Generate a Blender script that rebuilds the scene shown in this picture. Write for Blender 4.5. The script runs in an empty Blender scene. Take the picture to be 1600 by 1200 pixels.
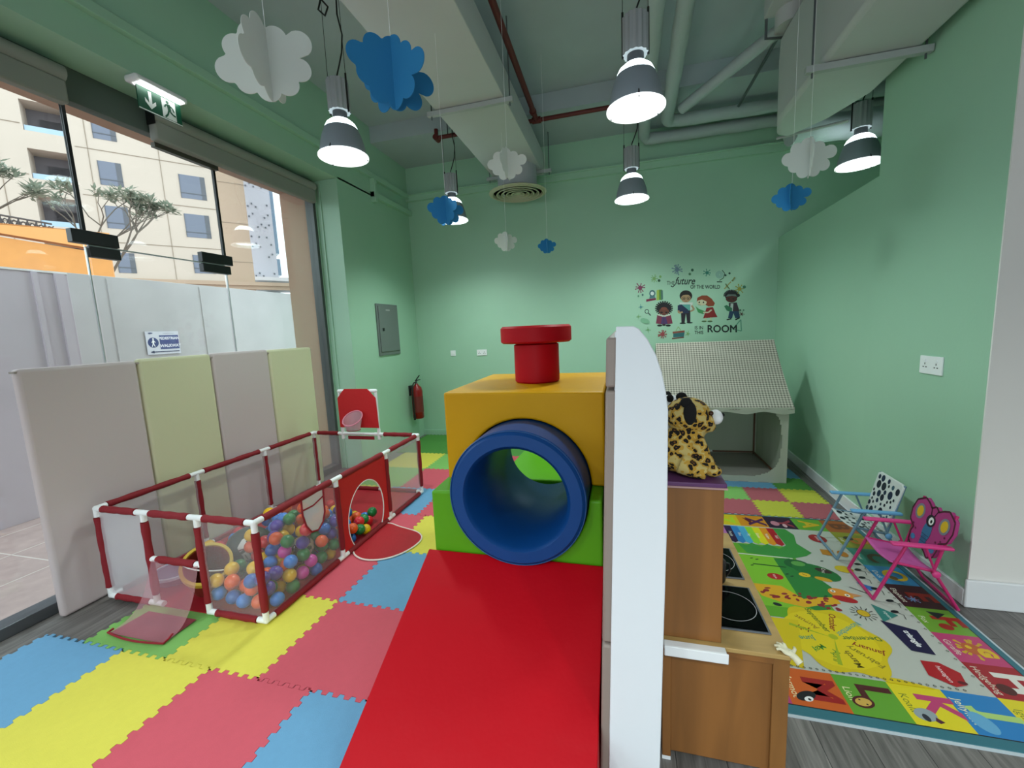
import bpy, bmesh, math, random
from mathutils import Vector, Matrix
PI = math.pi
random.seed(7)
C = bpy.context.scene.collection
SC = bpy.context.scene

# ------------------------------------------------------------------ camera, world, exposure
cam_d = bpy.data.cameras.new('camera'); cam = bpy.data.objects.new('camera', cam_d); C.objects.link(cam)
RT = Vector((0.96635887, 0.2532191, -0.04506237)); UP = Vector((0.01068201, 0.13553986, 0.99071431)); FW = Vector((-0.25697553, 0.95786692, -0.12827525))
M = Matrix((RT, UP, -FW)).transposed().to_4x4(); M.translation = Vector((0, 0, 1.62))
cam.matrix_world = M
cam_d.sensor_width = 36; cam_d.lens = 647.40285 * 36 / 1600; cam_d.clip_start = .05; cam_d.clip_end = 300
SC.camera = cam
SC.view_settings.view_transform = 'Standard'; SC.view_settings.look = 'None'
SC.view_settings.gamma = 1; SC.view_settings.exposure = .6; SC.view_settings.use_curve_mapping = False
SC.cycles.max_bounces = 8; SC.cycles.diffuse_bounces = 4; SC.cycles.transparent_max_bounces = 16
SC.cycles.sample_clamp_indirect = 6; SC.cycles.use_denoising = True
W = bpy.data.worlds.new('sky'); SC.world = W; W.use_nodes = True
bg = W.node_tree.nodes['Background']; bg.inputs[0].default_value = (.80, .93, 1.0, 1); bg.inputs[1].default_value = 1.9
LAMP_W = 50.0; REAR_W = 88.0

# ------------------------------------------------------------------ materials
def lin(c):
    if isinstance(c, str): c = [int(c[i:i+2], 16) for i in (0, 2, 4)]
    r = [x / 255 for x in c]
    return tuple((x / 12.92 if x <= .04045 else ((x + .055) / 1.055) ** 2.4) for x in r) + (1,)
MATS = {}
def mat(name, col='808080', rough=.6, metal=0., bump=0., bscale=20., var=0., vscale=3., emit=0., alpha=None, coat=0., transl=0., spec=None):
    if name in MATS: return MATS[name]
    m = bpy.data.materials.new(name); m.use_nodes = True; MATS[name] = m
    nt = m.node_tree; p = nt.nodes['Principled BSDF']; N = nt.nodes.new; L = nt.links.new
    col = lin(col); p.inputs['Base Color'].default_value = col; p.inputs['Roughness'].default_value = rough; p.inputs['Metallic'].default_value = metal
    if spec is not None: p.inputs['Specular IOR Level'].default_value = spec
    if coat: p.inputs['Coat Weight'].default_value = coat; p.inputs['Coat Roughness'].default_value = .15
    tc = N('ShaderNodeTexCoord')
    if var:
        n = N('ShaderNodeTexNoise'); n.inputs['Scale'].default_value = vscale; n.inputs['Detail'].default_value = 5; L(tc.outputs['Object'], n.inputs['Vector'])
        r = N('ShaderNodeMapRange'); r.inputs['To Min'].default_value = 1 - var; r.inputs['To Max'].default_value = 1 + var; r.inputs['From Min'].default_value = .3; r.inputs['From Max'].default_value = .7
        L(n.outputs['Fac'], r.inputs['Value'])
        h = N('ShaderNodeHueSaturation'); h.inputs['Color'].default_value = col; L(r.outputs[0], h.inputs['Value']); L(h.outputs[0], p.inputs['Base Color'])
    if bump:
        n = N('ShaderNodeTexNoise'); n.inputs['Scale'].default_value = bscale; n.inputs['Detail'].default_value = 4; L(tc.outputs['Object'], n.inputs['Vector'])
        b = N('ShaderNodeBump'); b.inputs['Strength'].default_value = bump; b.inputs['Distance'].default_value = .02; L(n.outputs['Fac'], b.inputs['Height']); L(b.outputs[0], p.inputs['Normal'])
    if emit:
        p.inputs['Emission Color'].default_value = col; p.inputs['Emission Strength'].default_value = emit
    out = nt.nodes['Material Output']
    if transl:
        t = N('ShaderNodeBsdfTranslucent'); t.inputs[0].default_value = col; mx = N('ShaderNodeMixShader'); mx.inputs[0].default_value = transl
        L(p.outputs[0], mx.inputs[1]); L(t.outputs[0], mx.inputs[2]); L(mx.outputs[0], out.inputs[0])
    if alpha is not None:
        t = N('ShaderNodeBsdfTransparent'); mx = N('ShaderNodeMixShader'); mx.inputs[0].default_value = alpha
        L(t.outputs[0], mx.inputs[1]); L(p.outputs[0], mx.inputs[2]); L(mx.outputs[0], out.inputs[0])
    return m
def glass_mat(name, tint=(.96, .98, .97, 1), refl=.07):
    m = bpy.data.materials.new(name); m.use_nodes = True; nt = m.node_tree; N = nt.nodes.new; L = nt.links.new
    out = nt.nodes['Material Output']; t = N('ShaderNodeBsdfTransparent'); t.inputs[0].default_value = tint
    g = N('ShaderNodeBsdfGlossy'); g.inputs['Roughness'].default_value = .02; mx = N('ShaderNodeMixShader')
    f = N('ShaderNodeFresnel'); f.inputs[0].default_value = 1.35
    mm = N('ShaderNodeMath'); mm.operation = 'MINIMUM'; mm.inputs[1].default_value = .35; L(f.outputs[0], mm.inputs[0])
    L(mm.outputs[0], mx.inputs[0]); L(t.outputs[0], mx.inputs[1]); L(g.outputs[0], mx.inputs[2]); L(mx.outputs[0], out.inputs[0]); return m
GLASS = glass_mat('clear_glass')
def mesh_net(name, col, op):                      # fine netting: threads at a scale below a pixel, so partial cover
    return mat(name, col, rough=.7, alpha=op)
def wood_floor():
    m = mat('grey_wood_vinyl', '6f6b68', rough=.45); nt = m.node_tree; N = nt.nodes.new; L = nt.links.new; p = nt.nodes['Principled BSDF']
    tc = N('ShaderNodeTexCoord'); mp = N('ShaderNodeMapping'); mp.inputs['Rotation'].default_value = (0, 0, PI/2); L(tc.outputs['Object'], mp.inputs[0])
    b = N('ShaderNodeTexBrick'); b.inputs['Scale'].default_value = 1; b.inputs['Brick Width'].default_value = 1.2; b.inputs['Row Height'].default_value = .18; b.inputs['Mortar Size'].default_value = .0015
    b.inputs['Color1'].default_value = lin('777370'); b.inputs['Color2'].default_value = lin('625e5c'); b.inputs['Mortar'].default_value = lin('2a2828'); L(mp.outputs[0], b.inputs[0])
    m2 = N('ShaderNodeMapping'); m2.inputs['Scale'].default_value = (22, 1.6, 1); L(tc.outputs['Object'], m2.inputs[0])
    n = N('ShaderNodeTexNoise'); n.inputs['Scale'].default_value = 2; n.inputs['Detail'].default_value = 8; n.inputs['Distortion'].default_value = 1.2; L(m2.outputs[0], n.inputs[0])
    r = N('ShaderNodeMapRange'); r.inputs['From Min'].default_value = .3; r.inputs['From Max'].default_value = .7; r.inputs['To Min'].default_value = .6; r.inputs['To Max'].default_value = 1.35; L(n.outputs['Fac'], r.inputs[0])
    h = N('ShaderNodeHueSaturation'); L(b.outputs[0], h.inputs['Color']); L(r.outputs[0], h.inputs['Value']); L(h.outputs[0], p.inputs['Base Color']); return m
def wood(name, col, sc=(1.5, 1.5, 14)):
    m = mat(name, col, rough=.5); nt = m.node_tree; N = nt.nodes.new; L = nt.links.new; p = nt.nodes['Principled BSDF']
    tc = N('ShaderNodeTexCoord'); mp = N('ShaderNodeMapping'); mp.inputs['Scale'].default_value = tuple(14 / s for s in sc); L(tc.outputs['Object'], mp.inputs[0])
    n = N('ShaderNodeTexNoise'); n.inputs['Scale'].default_value = 1.2; n.inputs['Detail'].default_value = 6; n.inputs['Distortion'].default_value = .8; L(mp.outputs[0], n.inputs[0])
    r = N('ShaderNodeMapRange'); r.inputs['From Min'].default_value = .3; r.inputs['From Max'].default_value = .7; r.inputs['To Min'].default_value = .8; r.inputs['To Max'].default_value = 1.18; L(n.outputs['Fac'], r.inputs[0])
    h = N('ShaderNodeHueSaturation'); h.inputs['Color'].default_value = lin(col); L(r.outputs[0], h.inputs['Value']); L(h.outputs[0], p.inputs['Base Color'])
    s = N('ShaderNodeTexNoise'); s.inputs['Scale'].default_value = 9; s.inputs['Detail'].default_value = 3; mp3 = N('ShaderNodeMapping'); mp3.inputs['Scale'].default_value = (3, 3, .7); L(tc.outputs['Object'], mp3.inputs[0]); L(mp3.outputs[0], s.inputs[0])
    return m
def gingham():
    m = mat('gingham_cotton', 'd8d2c0', rough=.9); nt = m.node_tree; N = nt.nodes.new; L = nt.links.new; p = nt.nodes['Principled BSDF']
    tc = N('ShaderNodeTexCoord'); sp = N('ShaderNodeSeparateXYZ'); L(tc.outputs['UV'], sp.inputs[0])
    outs = []
    for a in (0, 1):
        k = N('ShaderNodeMath'); k.operation = 'MULTIPLY'; k.inputs[1].default_value = 38; L(sp.outputs[a], k.inputs[0])
        f = N('ShaderNodeMath'); f.operation = 'FRACT'; L(k.outputs[0], f.inputs[0])
        g = N('ShaderNodeMath'); g.operation = 'GREATER_THAN'; g.inputs[1].default_value = .5; L(f.outputs[0], g.inputs[0]); outs.append(g)
    s = N('ShaderNodeMath'); s.operation = 'ADD'; L(outs[0].outputs[0], s.inputs[0]); L(outs[1].outputs[0], s.inputs[1])
    d = N('ShaderNodeMath'); d.operation = 'MULTIPLY'; d.inputs[1].default_value = .5; L(s.outputs[0], d.inputs[0])
    mx = N('ShaderNodeMix'); mx.data_type = 'RGBA'; mx.inputs[6].default_value = lin('c2bdae'); mx.inputs[7].default_value = lin('6a6860'); L(d.outputs[0], mx.inputs[0]); L(mx.outputs[2], p.inputs['Base Color']); return m
def leopard():
    m = mat('leopard_plush', 'c89a3a', rough=.95); nt = m.node_tree; N = nt.nodes.new; L = nt.links.new; p = nt.nodes['Principled BSDF']
    tc = N('ShaderNodeTexCoord'); nz = N('ShaderNodeTexNoise'); nz.inputs['Scale'].default_value = 30; L(tc.outputs['Object'], nz.inputs[0])
    ad = N('ShaderNodeMix'); ad.data_type = 'VECTOR'; ad.inputs[0].default_value = .03; L(tc.outputs['Object'], ad.inputs[4]); L(nz.outputs['Color'], ad.inputs[5])
    v = N('ShaderNodeTexVoronoi'); v.inputs['Scale'].default_value = 48; L(ad.outputs[1], v.inputs[0])
    cr = N('ShaderNodeValToRGB'); e = cr.color_ramp.elements; cr.color_ramp.interpolation = 'CONSTANT'
    e[0].position = 0; e[0].color = lin('7a4a16'); e[1].position = .13; e[1].color = lin('120c08')
    for q, c in ((.42, 'b58c34'), (.62, 'bda868')): x = e.new(q); x.color = lin(c)
    L(v.outputs['Distance'], cr.inputs[0]); L(cr.outputs[0], p.inputs['Base Color'])
    b = N('ShaderNodeBump'); b.inputs['Strength'].default_value = .6; n2 = N('ShaderNodeTexNoise'); n2.inputs['Scale'].default_value = 300; L(tc.outputs['Object'], n2.inputs[0]); L(n2.outputs[0], b.inputs['Height']); L(b.outputs[0], p.inputs['Normal']); return m

GREEN = mat('mint_wall_paint', 'a2cbb0', rough=.42, bump=.03, bscale=60, var=.02, vscale=1.5)
CEIL = mat('grey_ceiling_paint', 'adb9bd', rough=.8, var=.03)
GREYP = mat('grey_duct_paint', 'bfc3c2', rough=.55, var=.02)
WHITEW = mat('white_wall_paint', 'e8e5e2', rough=.6)
TRIMW = mat('white_trim_paint', 'e8eaee', rough=.4)
DARK = mat('black_plastic', '101012', rough=.35)
STEEL = mat('brushed_steel', '6f7478', rough=.35, metal=.8)
WPLAST = mat('white_plastic', 'f0f2f4', rough=.35)
RED = mat('red_fabric', '820c1b', rough=.75, bump=.15, bscale=60)
REDV = mat('red_vinyl', 'b00014', rough=.5, bump=.3, bscale=5, spec=.18)
MAROON = mat('dark_red_binding', '8c0f22', rough=.7)

# ------------------------------------------------------------------ geometry helpers
class MB:
    def __init__(s): s.v = []; s.f = []; s.m = []; s.uv = None
    def add(s, v, f, mi=0):
        o = len(s.v); s.v += [tuple(x) for x in v]; s.f += [tuple(i + o for i in q) for q in f]; s.m += [mi] * len(f); return s
    def box(s, x0, x1, y0, y1, z0, z1, mi=0):
        v = [(x, y, z) for z in (z0, z1) for y in (y0, y1) for x in (x0, x1)]
        return s.add(v, [(0, 2, 3, 1), (4, 5, 7, 6), (0, 1, 5, 4), (2, 6, 7, 3), (0, 4, 6, 2), (1, 3, 7, 5)], mi)
    def tube(s, pts, r, n=10, mi=0, caps=True):
        pts = [Vector(p) for p in pts]; k = len(pts); rs = r if isinstance(r, (list, tuple)) else [r] * k
        t0 = (pts[1] - pts[0]).normalized(); a = t0.orthogonal().normalized(); rings = []
        for i in range(k):
            t = (pts[min(i + 1, k - 1)] - pts[max(i - 1, 0)]).normalized()
            a = (a - t * a.dot(t)).normalized(); b = t.cross(a)
            rings += [pts[i] + (a * math.cos(2 * PI * j / n) + b * math.sin(2 * PI * j / n)) * rs[i] for j in range(n)]
        f = [(i * n + j, i * n + (j + 1) % n, (i + 1) * n + (j + 1) % n, (i + 1) * n + j) for i in range(k - 1) for j in range(n)]
        if caps: f += [tuple(range(n - 1, -1, -1)), tuple(range((k - 1) * n, k * n))]
        return s.add(rings, f, mi)
    def lathe(s, prof, n=32, c=(0, 0, 0), mi=0, axis='z', close=False):
        v = []
        for r, z in prof:
            for j in range(n):
                a = 2 * PI * j / n; x, y = r * math.cos(a), r * math.sin(a)
                p = (x, y, z) if axis == 'z' else ((x, z, y) if axis == 'y' else (z, x, y)); v.append((p[0] + c[0], p[1] + c[1], p[2] + c[2]))
        k = len(prof); f = [(i * n + j, i * n + (j + 1) % n, (i + 1) * n + (j + 1) % n, (i + 1) * n + j) for i in range(k - 1) for j in range(n)]
        if close: f += [((k - 1) * n + j, (k - 1) * n + (j + 1) % n, (j + 1) % n, j) for j in range(n)]
        else:
            if prof[0][0] > 1e-6: f.append(tuple(range(n - 1, -1, -1)))
            if prof[-1][0] > 1e-6: f.append(tuple(range((k - 1) * n, k * n)))
        return s.add(v, f, mi)
    def shell(s, prof, n=32, c=(0, 0, 0), mi=0, axis='z'):
        return s.lathe(prof, n, c, mi, axis, close=True)
    def prism(s, poly, d0, d1, plane='xy', mi=0):
        g = {'xy': lambda a, b, d: (a, b, d), 'xz': lambda a, b, d: (a, d, b), 'yz': lambda a, b, d: (d, a, b)}[plane]
        n = len(poly); v = [g(a, b, d0) for a, b in poly] + [g(a, b, d1) for a, b in poly]
        return s.add(v, [tuple(range(n - 1, -1, -1)), tuple(range(n, 2 * n))] + [(i, (i + 1) % n, (i + 1) % n + n, i + n) for i in range(n)], mi)
    def sphere(s, c, r, n=16, mi=0, rz=None, m=None):
        rz = rz or r; rr = r if isinstance(r, (tuple, list)) else (r, r, rz); k = m or max(6, n // 2); v = []
        for i in range(k + 1):
            t = PI * i / k
            for j in range(n):
                a = 2 * PI * j / n; v.append((c[0] + rr[0] * math.sin(t) * math.cos(a), c[1] + rr[1] * math.sin(t) * math.sin(a), c[2] + rr[2] * math.cos(t)))
        return s.add(v, [(i * n + j, (i + 1) * n + j, (i + 1) * n + (j + 1) % n, i * n + (j + 1) % n) for i in range(k) for j in range(n)], mi)
    def grid(s, fn, nu, nv, mi=0, keep=None):
        v = [fn(i / nu, j / nv) for j in range(nv + 1) for i in range(nu + 1)]
        f = [(j * (nu + 1) + i, j * (nu + 1) + i + 1, (j + 1) * (nu + 1) + i + 1, (j + 1) * (nu + 1) + i) for j in range(nv) for i in range(nu) if keep is None or keep((i + .5) / nu, (j + .5) / nv)]
        return s.add(v, f, mi)
    def mesh(s, name, mats):
        me = bpy.data.meshes.new(name); me.from_pydata(s.v, [], s.f)
        for m in (mats if isinstance(mats, (list, tuple)) else [mats]): me.materials.append(m)
        for p, i in zip(me.polygons, s.m): p.material_index = i
        bm = bmesh.new(); bm.from_mesh(me); bmesh.ops.remove_doubles(bm, verts=bm.verts, dist=1e-6); bmesh.ops.recalc_face_normals(bm, faces=bm.faces); bm.to_mesh(me); bm.free()
        return me
    def build(s, name, mats, parent=None, bevel=0, smooth=False, seg=2, loc=None, solid=0, sub=0):
        me = s.mesh(name, mats); o = bpy.data.objects.new(name, me); C.objects.link(o)
        if parent: o.parent = parent
        if loc: o.location = loc
        if solid: q = o.modifiers.new('thickness', 'SOLIDIFY'); q.thickness = solid; q.offset = 0
        if bevel: q = o.modifiers.new('bevel', 'BEVEL'); q.width = bevel; q.segments = seg; q.limit_method = 'ANGLE'; q.angle_limit = .7
        if sub: q = o.modifiers.new('sub', 'SUBSURF'); q.levels = sub; q.render_levels = sub
        if smooth or bevel:
            for p in me.polygons: p.use_smooth = True
            if not sub:
                try: me.set_sharp_from_angle(angle=.75)
                except Exception: pass
        return o
def tag(o, label, cat, group=None, kind=None):
    o['label'] = label; o['category'] = cat
    if group: o['group'] = group
    if kind: o['kind'] = kind
    return o
def thing(name, label, cat, loc=(0, 0, 0), rz=0, group=None):
    o = bpy.data.objects.new(name, None); o.empty_display_size = .05; C.objects.link(o); o.location = loc; o.rotation_euler = (0, 0, rz)
    return tag(o, label, cat, group)
def struct(name, mb, m, parent=None, **k):
    o = mb.build(name, m, parent, **k)
    if not parent: o['kind'] = 'structure'
    return o
def dup(root, loc, rz=None, label=None, group=None):
    r = root.copy(); C.objects.link(r); r.location = loc
    if rz is not None: r.rotation_euler = (0, 0, rz)
    if label: r['label'] = label
    if group: r['group'] = group
    for ch in list(root.children):
        c = ch.copy(); C.objects.link(c); c.parent = r
        for g in ch.children: d = g.copy(); C.objects.link(d); d.parent = c
    return r
def ell(cx, cy, rx, ry=None, n=20, a0=0, a1=2 * PI, rot=0):
    ry = rx if ry is None else ry; out = []
    full = abs(a1 - a0 - 2 * PI) < 1e-6
    for i in range(n if full else n + 1):
        a = a0 + (a1 - a0) * i / n; x, y = rx * math.cos(a), ry * math.sin(a)
        out.append((cx + x * math.cos(rot) - y * math.sin(rot), cy + x * math.sin(rot) + y * math.cos(rot)))
    return out
class Decal:                                       # flat printed shapes, one mesh, one material per ink
    def __init__(s, fn, rough=.5, step=.00012): s.fn = fn; s.mb = MB(); s.cols = []; s.lv = 0; s.rough = rough; s.step = step
    def mi(s, c):
        if c not in s.cols: s.cols.append(c)
        return s.cols.index(c)
    def poly(s, pts, c):
        if getattr(s, 'fine', 0):
            from mathutils.geometry import tessellate_polygon
            s.lv += 1; d = s.lv * s.step; tris = [tuple(pts[i] for i in tr) for tr in tessellate_polygon([[Vector((x, y, 0)) for x, y in pts]])]
            for _ in range(s.fine):
                nt_ = []
                for a, b, e in tris:
                    m1, m2, m3 = [((p[0] + q[0]) / 2, (p[1] + q[1]) / 2) for p, q in ((a, b), (b, e), (e, a))]; nt_ += [(a, m1, m3), (m1, b, m2), (m3, m2, e), (m1, m2, m3)]
                tris = nt_
            for tr in tris: s.mb.add([s.fn(x, y, d) for x, y in tr], [(0, 1, 2)], s.mi(c))
            return s
        s.lv += 1; d = s.lv * s.step; s.mb.add([s.fn(x, y, d) for x, y in pts], [tuple(range(len(pts)))], s.mi(c)); return s
    def el(s, cx, cy, rx, ry=None, c='000000', rot=0, n=20): return s.poly(ell(cx, cy, rx, ry, n, rot=rot), c)
    def ring(s, cx, cy, r, w, c, n=24):
        s.lv += 1; d = s.lv * s.step; a = ell(cx, cy, r, n=n); b = ell(cx, cy, r - w, n=n)
        s.mb.add([s.fn(x, y, d) for x, y in a + b], [(i, (i + 1) % n, n + (i + 1) % n, n + i) for i in range(n)], s.mi(c)); return s
    def line(s, pts, w, c):
        for (x0, y0), (x1, y1) in zip(pts, pts[1:]):
            L = math.hypot(x1 - x0, y1 - y0) or 1; nx, ny = -(y1 - y0) / L * w / 2, (x1 - x0) / L * w / 2
            s.poly([(x0 + nx, y0 + ny), (x0 - nx, y0 - ny), (x1 - nx, y1 - ny), (x1 + nx, y1 + ny)], c)
        return s
    def splat(s, cx, cy, r, c, n=8, seed=1):
        rn = random.Random(seed); s.el(cx, cy, r * .42, r * .42, c)
        for i in range(n):
            a = 2 * PI * i / n + rn.uniform(-.2, .2); q = r * rn.uniform(.75, 1.05)
            s.line([(cx, cy), (cx + q * math.cos(a), cy + q * math.sin(a))], r * .16, c); s.el(cx + q * math.cos(a), cy + q * math.sin(a), r * .13, None, c, n=8)
        return s
    def text(s, txt, x, y, size, c, rot=0, shear=0, sx=1., align='CENTER', bold=0.):
        cu = bpy.data.curves.new('txt', 'FONT'); cu.body = txt; cu.size = size; cu.align_x = align; cu.align_y = 'CENTER'; cu.shear = shear; cu.offset = bold; cu.resolution_u = 3
        o = bpy.data.objects.new('txt', cu); me = o.to_mesh(); s.lv += 1; d = s.lv * s.step; cr, sr = math.cos(rot), math.sin(rot)
        v = [s.fn(x + (p.co.x * sx) * cr - p.co.y * sr, y + (p.co.x * sx) * sr + p.co.y * cr, d) for p in me.vertices]
        s.mb.add(v, [tuple(p.vertices) for p in me.polygons], s.mi(c)); o.to_mesh_clear(); bpy.data.objects.remove(o); bpy.data.curves.remove(cu); return s
    def build(s, name, parent=None):
        me = bpy.data.meshes.new(name); me.from_pydata(s.mb.v, [], s.mb.f)
        for c in s.cols: me.materials.append(mat('ink_' + c, c, rough=s.rough))
        for p, i in zip(me.polygons, s.mb.m): p.material_index = i
        o = bpy.data.objects.new(name, me); C.objects.link(o)
        if parent: o.parent = parent
        return o

# ================================================================== ROOM SHELL
XL, XR, YB, ZC = -3.12, 1.82, 6.0, 4.3
GX = -3.47                                          # storefront glass plane
def B(*a): return MB().box(*a)
struct('floor', B(-3.5, 5.5, -4.5, 6.1, -.1, 0), wood_floor())
struct('ceiling', B(-3.6, 5.5, -4.5, 6.2, ZC, ZC + .1), CEIL)
struct('ceiling_beam', B(XL, 5.5, 5.1, 6.0, 4.1, ZC), CEIL)['label'] = 'shallow beam under the ceiling at the back'
struct('wall_back', B(-3.5, 5.5, YB, YB + .15, 0, ZC), GREEN)
wl = MB().box(XL - .33, XL, 4.35, YB, 0, 3.45).box(XL - .45, XL, -4.5, YB, 3.43, ZC)
struct('wall_left', wl, GREEN)
# right wall: tall block near, low run behind, space over it
lw = MB(); lw.prism([(1.82, 3.76), (1.895, 6.0), (2.05, 6.0), (1.98, 3.76)], 0, 2.61)
struct('wall_right_low', lw, GREEN)
struct('wall_right_tall', B(XR, 2.4, 2.672, 3.76, 0, ZC), GREEN)
struct('wall_right_far', B(3.6, 3.75, 3.76, 6.0, 0, ZC), GREEN)
struct('wall_end', MB().box(XR, 5.5, 2.662, 2.671, 0, ZC).box(2.401, 5.5, 2.671, 2.75, 0, ZC), WHITEW)
struct('wall_rear', MB().box(-3.5, -1.5, -4.6, -4.5, 0, ZC).box(1.5, 5.5, -4.6, -4.5, 0, ZC).box(-1.5, 1.5, -4.6, -4.5, 2.8, ZC), WHITEW)
struct('wall_side', B(5.5, 5.6, -4.5, 6.0, 0, ZC), WHITEW)
struct('baseboard_right', MB().box(XR - .016, XR, 2.663, 3.76, 0, .095).prism([(1.804, 3.76), (1.879, 6.0), (1.897, 6.0), (1.822, 3.76)], 0, .095), TRIMW, bevel=.004)
struct('baseboard_end', B(XR - .016, 5.5, 2.642, 2.661, 0, .16), TRIMW, bevel=.006)
struct('baseboard_back', B(XL, 1.88, YB - .015, YB, 0, .09), GREEN, bevel=.004)
tr = MB().box(XL, 5.5, YB - .05, YB, 3.61, 3.71).box(XL, 5.5, YB - .075, YB, 3.69, 3.71)
struct('trim_back', tr, GREEN, bevel=.004)
tr = MB().box(XL, XL + .05, -4.5, YB, 3.64, 3.71)
struct('trim_left', tr, GREEN, bevel=.004)
tr = MB().box(XL, XL + .06, 5.0, YB, 3.41, 3.48).box(XL, XL + .07, 5.0, 5.06, 3.35, 3.64)
struct('trim_2', tr, GREEN, bevel=.004)
# wall return by the glass, with mouldings
rt = MB().box(GX, XL, 4.33, 4.349, 0, 3.429).box(GX + .02, GX + .06, 4.31, 4.33, 0, 3.4).box(GX + .1, GX + .12, 4.318, 4.33, 0, 3.4)
struct('wall_return', rt, GREEN)

# storefront
wd = thing('window_1', 'tall frameless glass storefront panel left of the glass door', 'window'); del wd['category']; wd['kind'] = 'structure'
B(GX - .006, GX + .006, -4.4, 2.055, .06, 3.3).build('glass_pane', GLASS, wd)
B(GX - .006, GX + .006, 3.10, 4.27, .06, 3.3).build('glass_pane', GLASS, wd)
B(GX - .006, GX + .006, 2.075, 3.08, 2.322, 3.3).build('glass_pane', GLASS, wd)
MB().box(GX - .07, GX + .05, -4.4, 4.3, 0, .07).build('bottom_rail', STEEL, wd, bevel=.003)
MB().box(GX - .04, GX + .04, -4.4, 4.3, 3.22, 3.43).build('header', mat('dark_green_header', '4e5c54', rough=.6), wd, bevel=.003)
MB().box(GX - .06, GX + .05, 4.27, 4.33, 0, 3.3).build('jamb', mat('grey_metal_jamb', '59605e', rough=.4, metal=.3), wd, bevel=.003)
MB().box(GX - .012, GX + .012, 2.055, 2.075, 2.34, 3.25).box(GX - .012, GX + .012, 3.08, 3.10, 2.34, 3.25).build('joint_strip', DARK, wd)
MB().box(GX - .007, GX + .007, 2.060, 2.066, .06, 2.3).box(GX - .007, GX + .007, 3.086, 3.092, .06, 2.3).box(GX - .008, GX + .008, 2.075, 3.08, 2.312, 2.32).build('edge_strip', mat('polished_glass_edge', 'b9c2c0', rough=.2, metal=.3), wd)
MB().box(GX + .01, GX + .05, 2.58, 3.1, 3.13, 3.165).build('closer_track', mat('bronze_metal', '5a5850', rough=.4, metal=.5), wd)
dr = thing('door_1', 'frameless glass door with black patch fittings', 'door'); del dr['category']; dr['kind'] = 'structure'
B(GX - .006, GX + .006, 2.08, 3.075, .06, 2.31).build('glass_leaf', GLASS, dr)
for y0, y1, z0, z1 in ((1.985, 2.25, 2.322, 2.41), (2.07, 2.25, 2.24, 2.31), (2.86, 3.15, 2.322, 2.405), (2.86, 3.12, 2.24, 2.31)):
    MB().box(GX - .025, GX + .025, y0, y1, z0, z1).build('patch_fitting', DARK, dr, bevel=.003)

# blinds
bl = mat('grey_blind_fabric', '8f928b', rough=.8)
for y0, y1, lab in ((-1.5, 2.04, 'grey rolled blind cassette above the left glass, nearest the camera'), (2.55, 4.25, 'long grey rolled double blind above the glass door, below the exit sign')):
    t = thing('roller_blind', lab, 'blind', (GX + .09, y0, 3.3), 0, 'rolled blinds over the shopfront glass')
    MB().tube([(0, 0, .04), (0, y1 - y0, .04)], .05, 16).build('fabric_roll', bl, t, smooth=True)
    MB().box(-.04, .03, 0, y1 - y0, -.14, .0).build('fabric_hem', bl, t, bevel=.012)
    MB().box(-.04, .04, -.006, 0, -.03, .1).build('bracket', DARK, t)

# ================================================================== OUTSIDE
struct('ground_outside', B(-60, -3.5, -40, 60, -.2, -.1), mat('pink_granite_paving', 'b39d98', rough=.7, var=.1, vscale=9))
t = thing('paving_joints', 'pale joint lines of the pink paving outside the glass', 'paving joint'); t['kind'] = 'stuff'
jm = MB()
for k in range(8): jm.box(-5.9, -3.55, -.4 + k * .6 + .12, -.4 + k * .6 + .13, -.1, -.099)
for k in range(4): jm.box(-3.9 - k * .6, -3.89 - k * .6, -2, 6, -.1, -.099)
jm.build('joint', mat('pale_grout', 'd9cfc8', rough=.8), t); C.objects.unlink(t); t = [o for o in C.objects if o.name == 'joint'][0]; t.parent = None; t.name = 'paving_joints'; tag(t, 'pale joint lines of the pink paving outside the glass', 'paving', kind='stuff')
HO = mat('lilac_grey_hoarding', 'c2b8c0', rough=.75, var=.05, vscale=2); HO2 = mat('grey_hoarding', 'bbb8b8', rough=.75, var=.06, vscale=2)
t = thing('hoarding_panel', 'lilac grey hoarding panel nearest the glass on the left', 'hoarding', (-5.91, 3.3, -.1), 0, 'site hoarding outside')
MB().box(-.06, 0, -6.5, 0, 0, 2.55).build('panel', HO, t, bevel=.004); MB().box(-.02, .03, -.12, -.04, 0, 2.55).box(-.02, .03, -.3, -.26, 0, 2.55).build('batten', HO, t)
MB().box(-.06, .01, -6.5, 0, 2.55, 2.57).build('top_edge', WHITEW, t)
t = thing('hoarding_panel', 'long grey hoarding wall carrying the blue walkway sign', 'hoarding', (-6.3, 3.35, -.1), 0, 'site hoarding outside')
MB().box(-.06, 0, 0, 12, 0, 2.63).build('panel', HO2, t, bevel=.004); MB().box(0, .012, .55, .58, 0, 2.6).box(0, .012, 1.75, 1.78, 0, 2.6).build('seam', HO2, t)
t = thing('walkway_sign', 'blue and white pedestrian walkway sign on the grey hoarding', 'sign', (-6.29, 4.24, 1.51))
MB().box(0, .008, 0, .44, 0, .32).build('board', mat('sign_white', 'd5d6de', rough=.5), t)
d = Decal(lambda x, y, k: (.009 + k, x, y), step=.0004)
d.el(.085, .165, .07, None, '2c3a72'); d.poly([(.17, .07), (.43, .07), (.43, .265), (.17, .265)], '3d477f')
d.text('PEDESTRIAN', .30, .22, .05, 'e8e8f0', bold=.002); d.text('WALKWAY', .31, .115, .055, 'e8e8f0', bold=.002)
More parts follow.
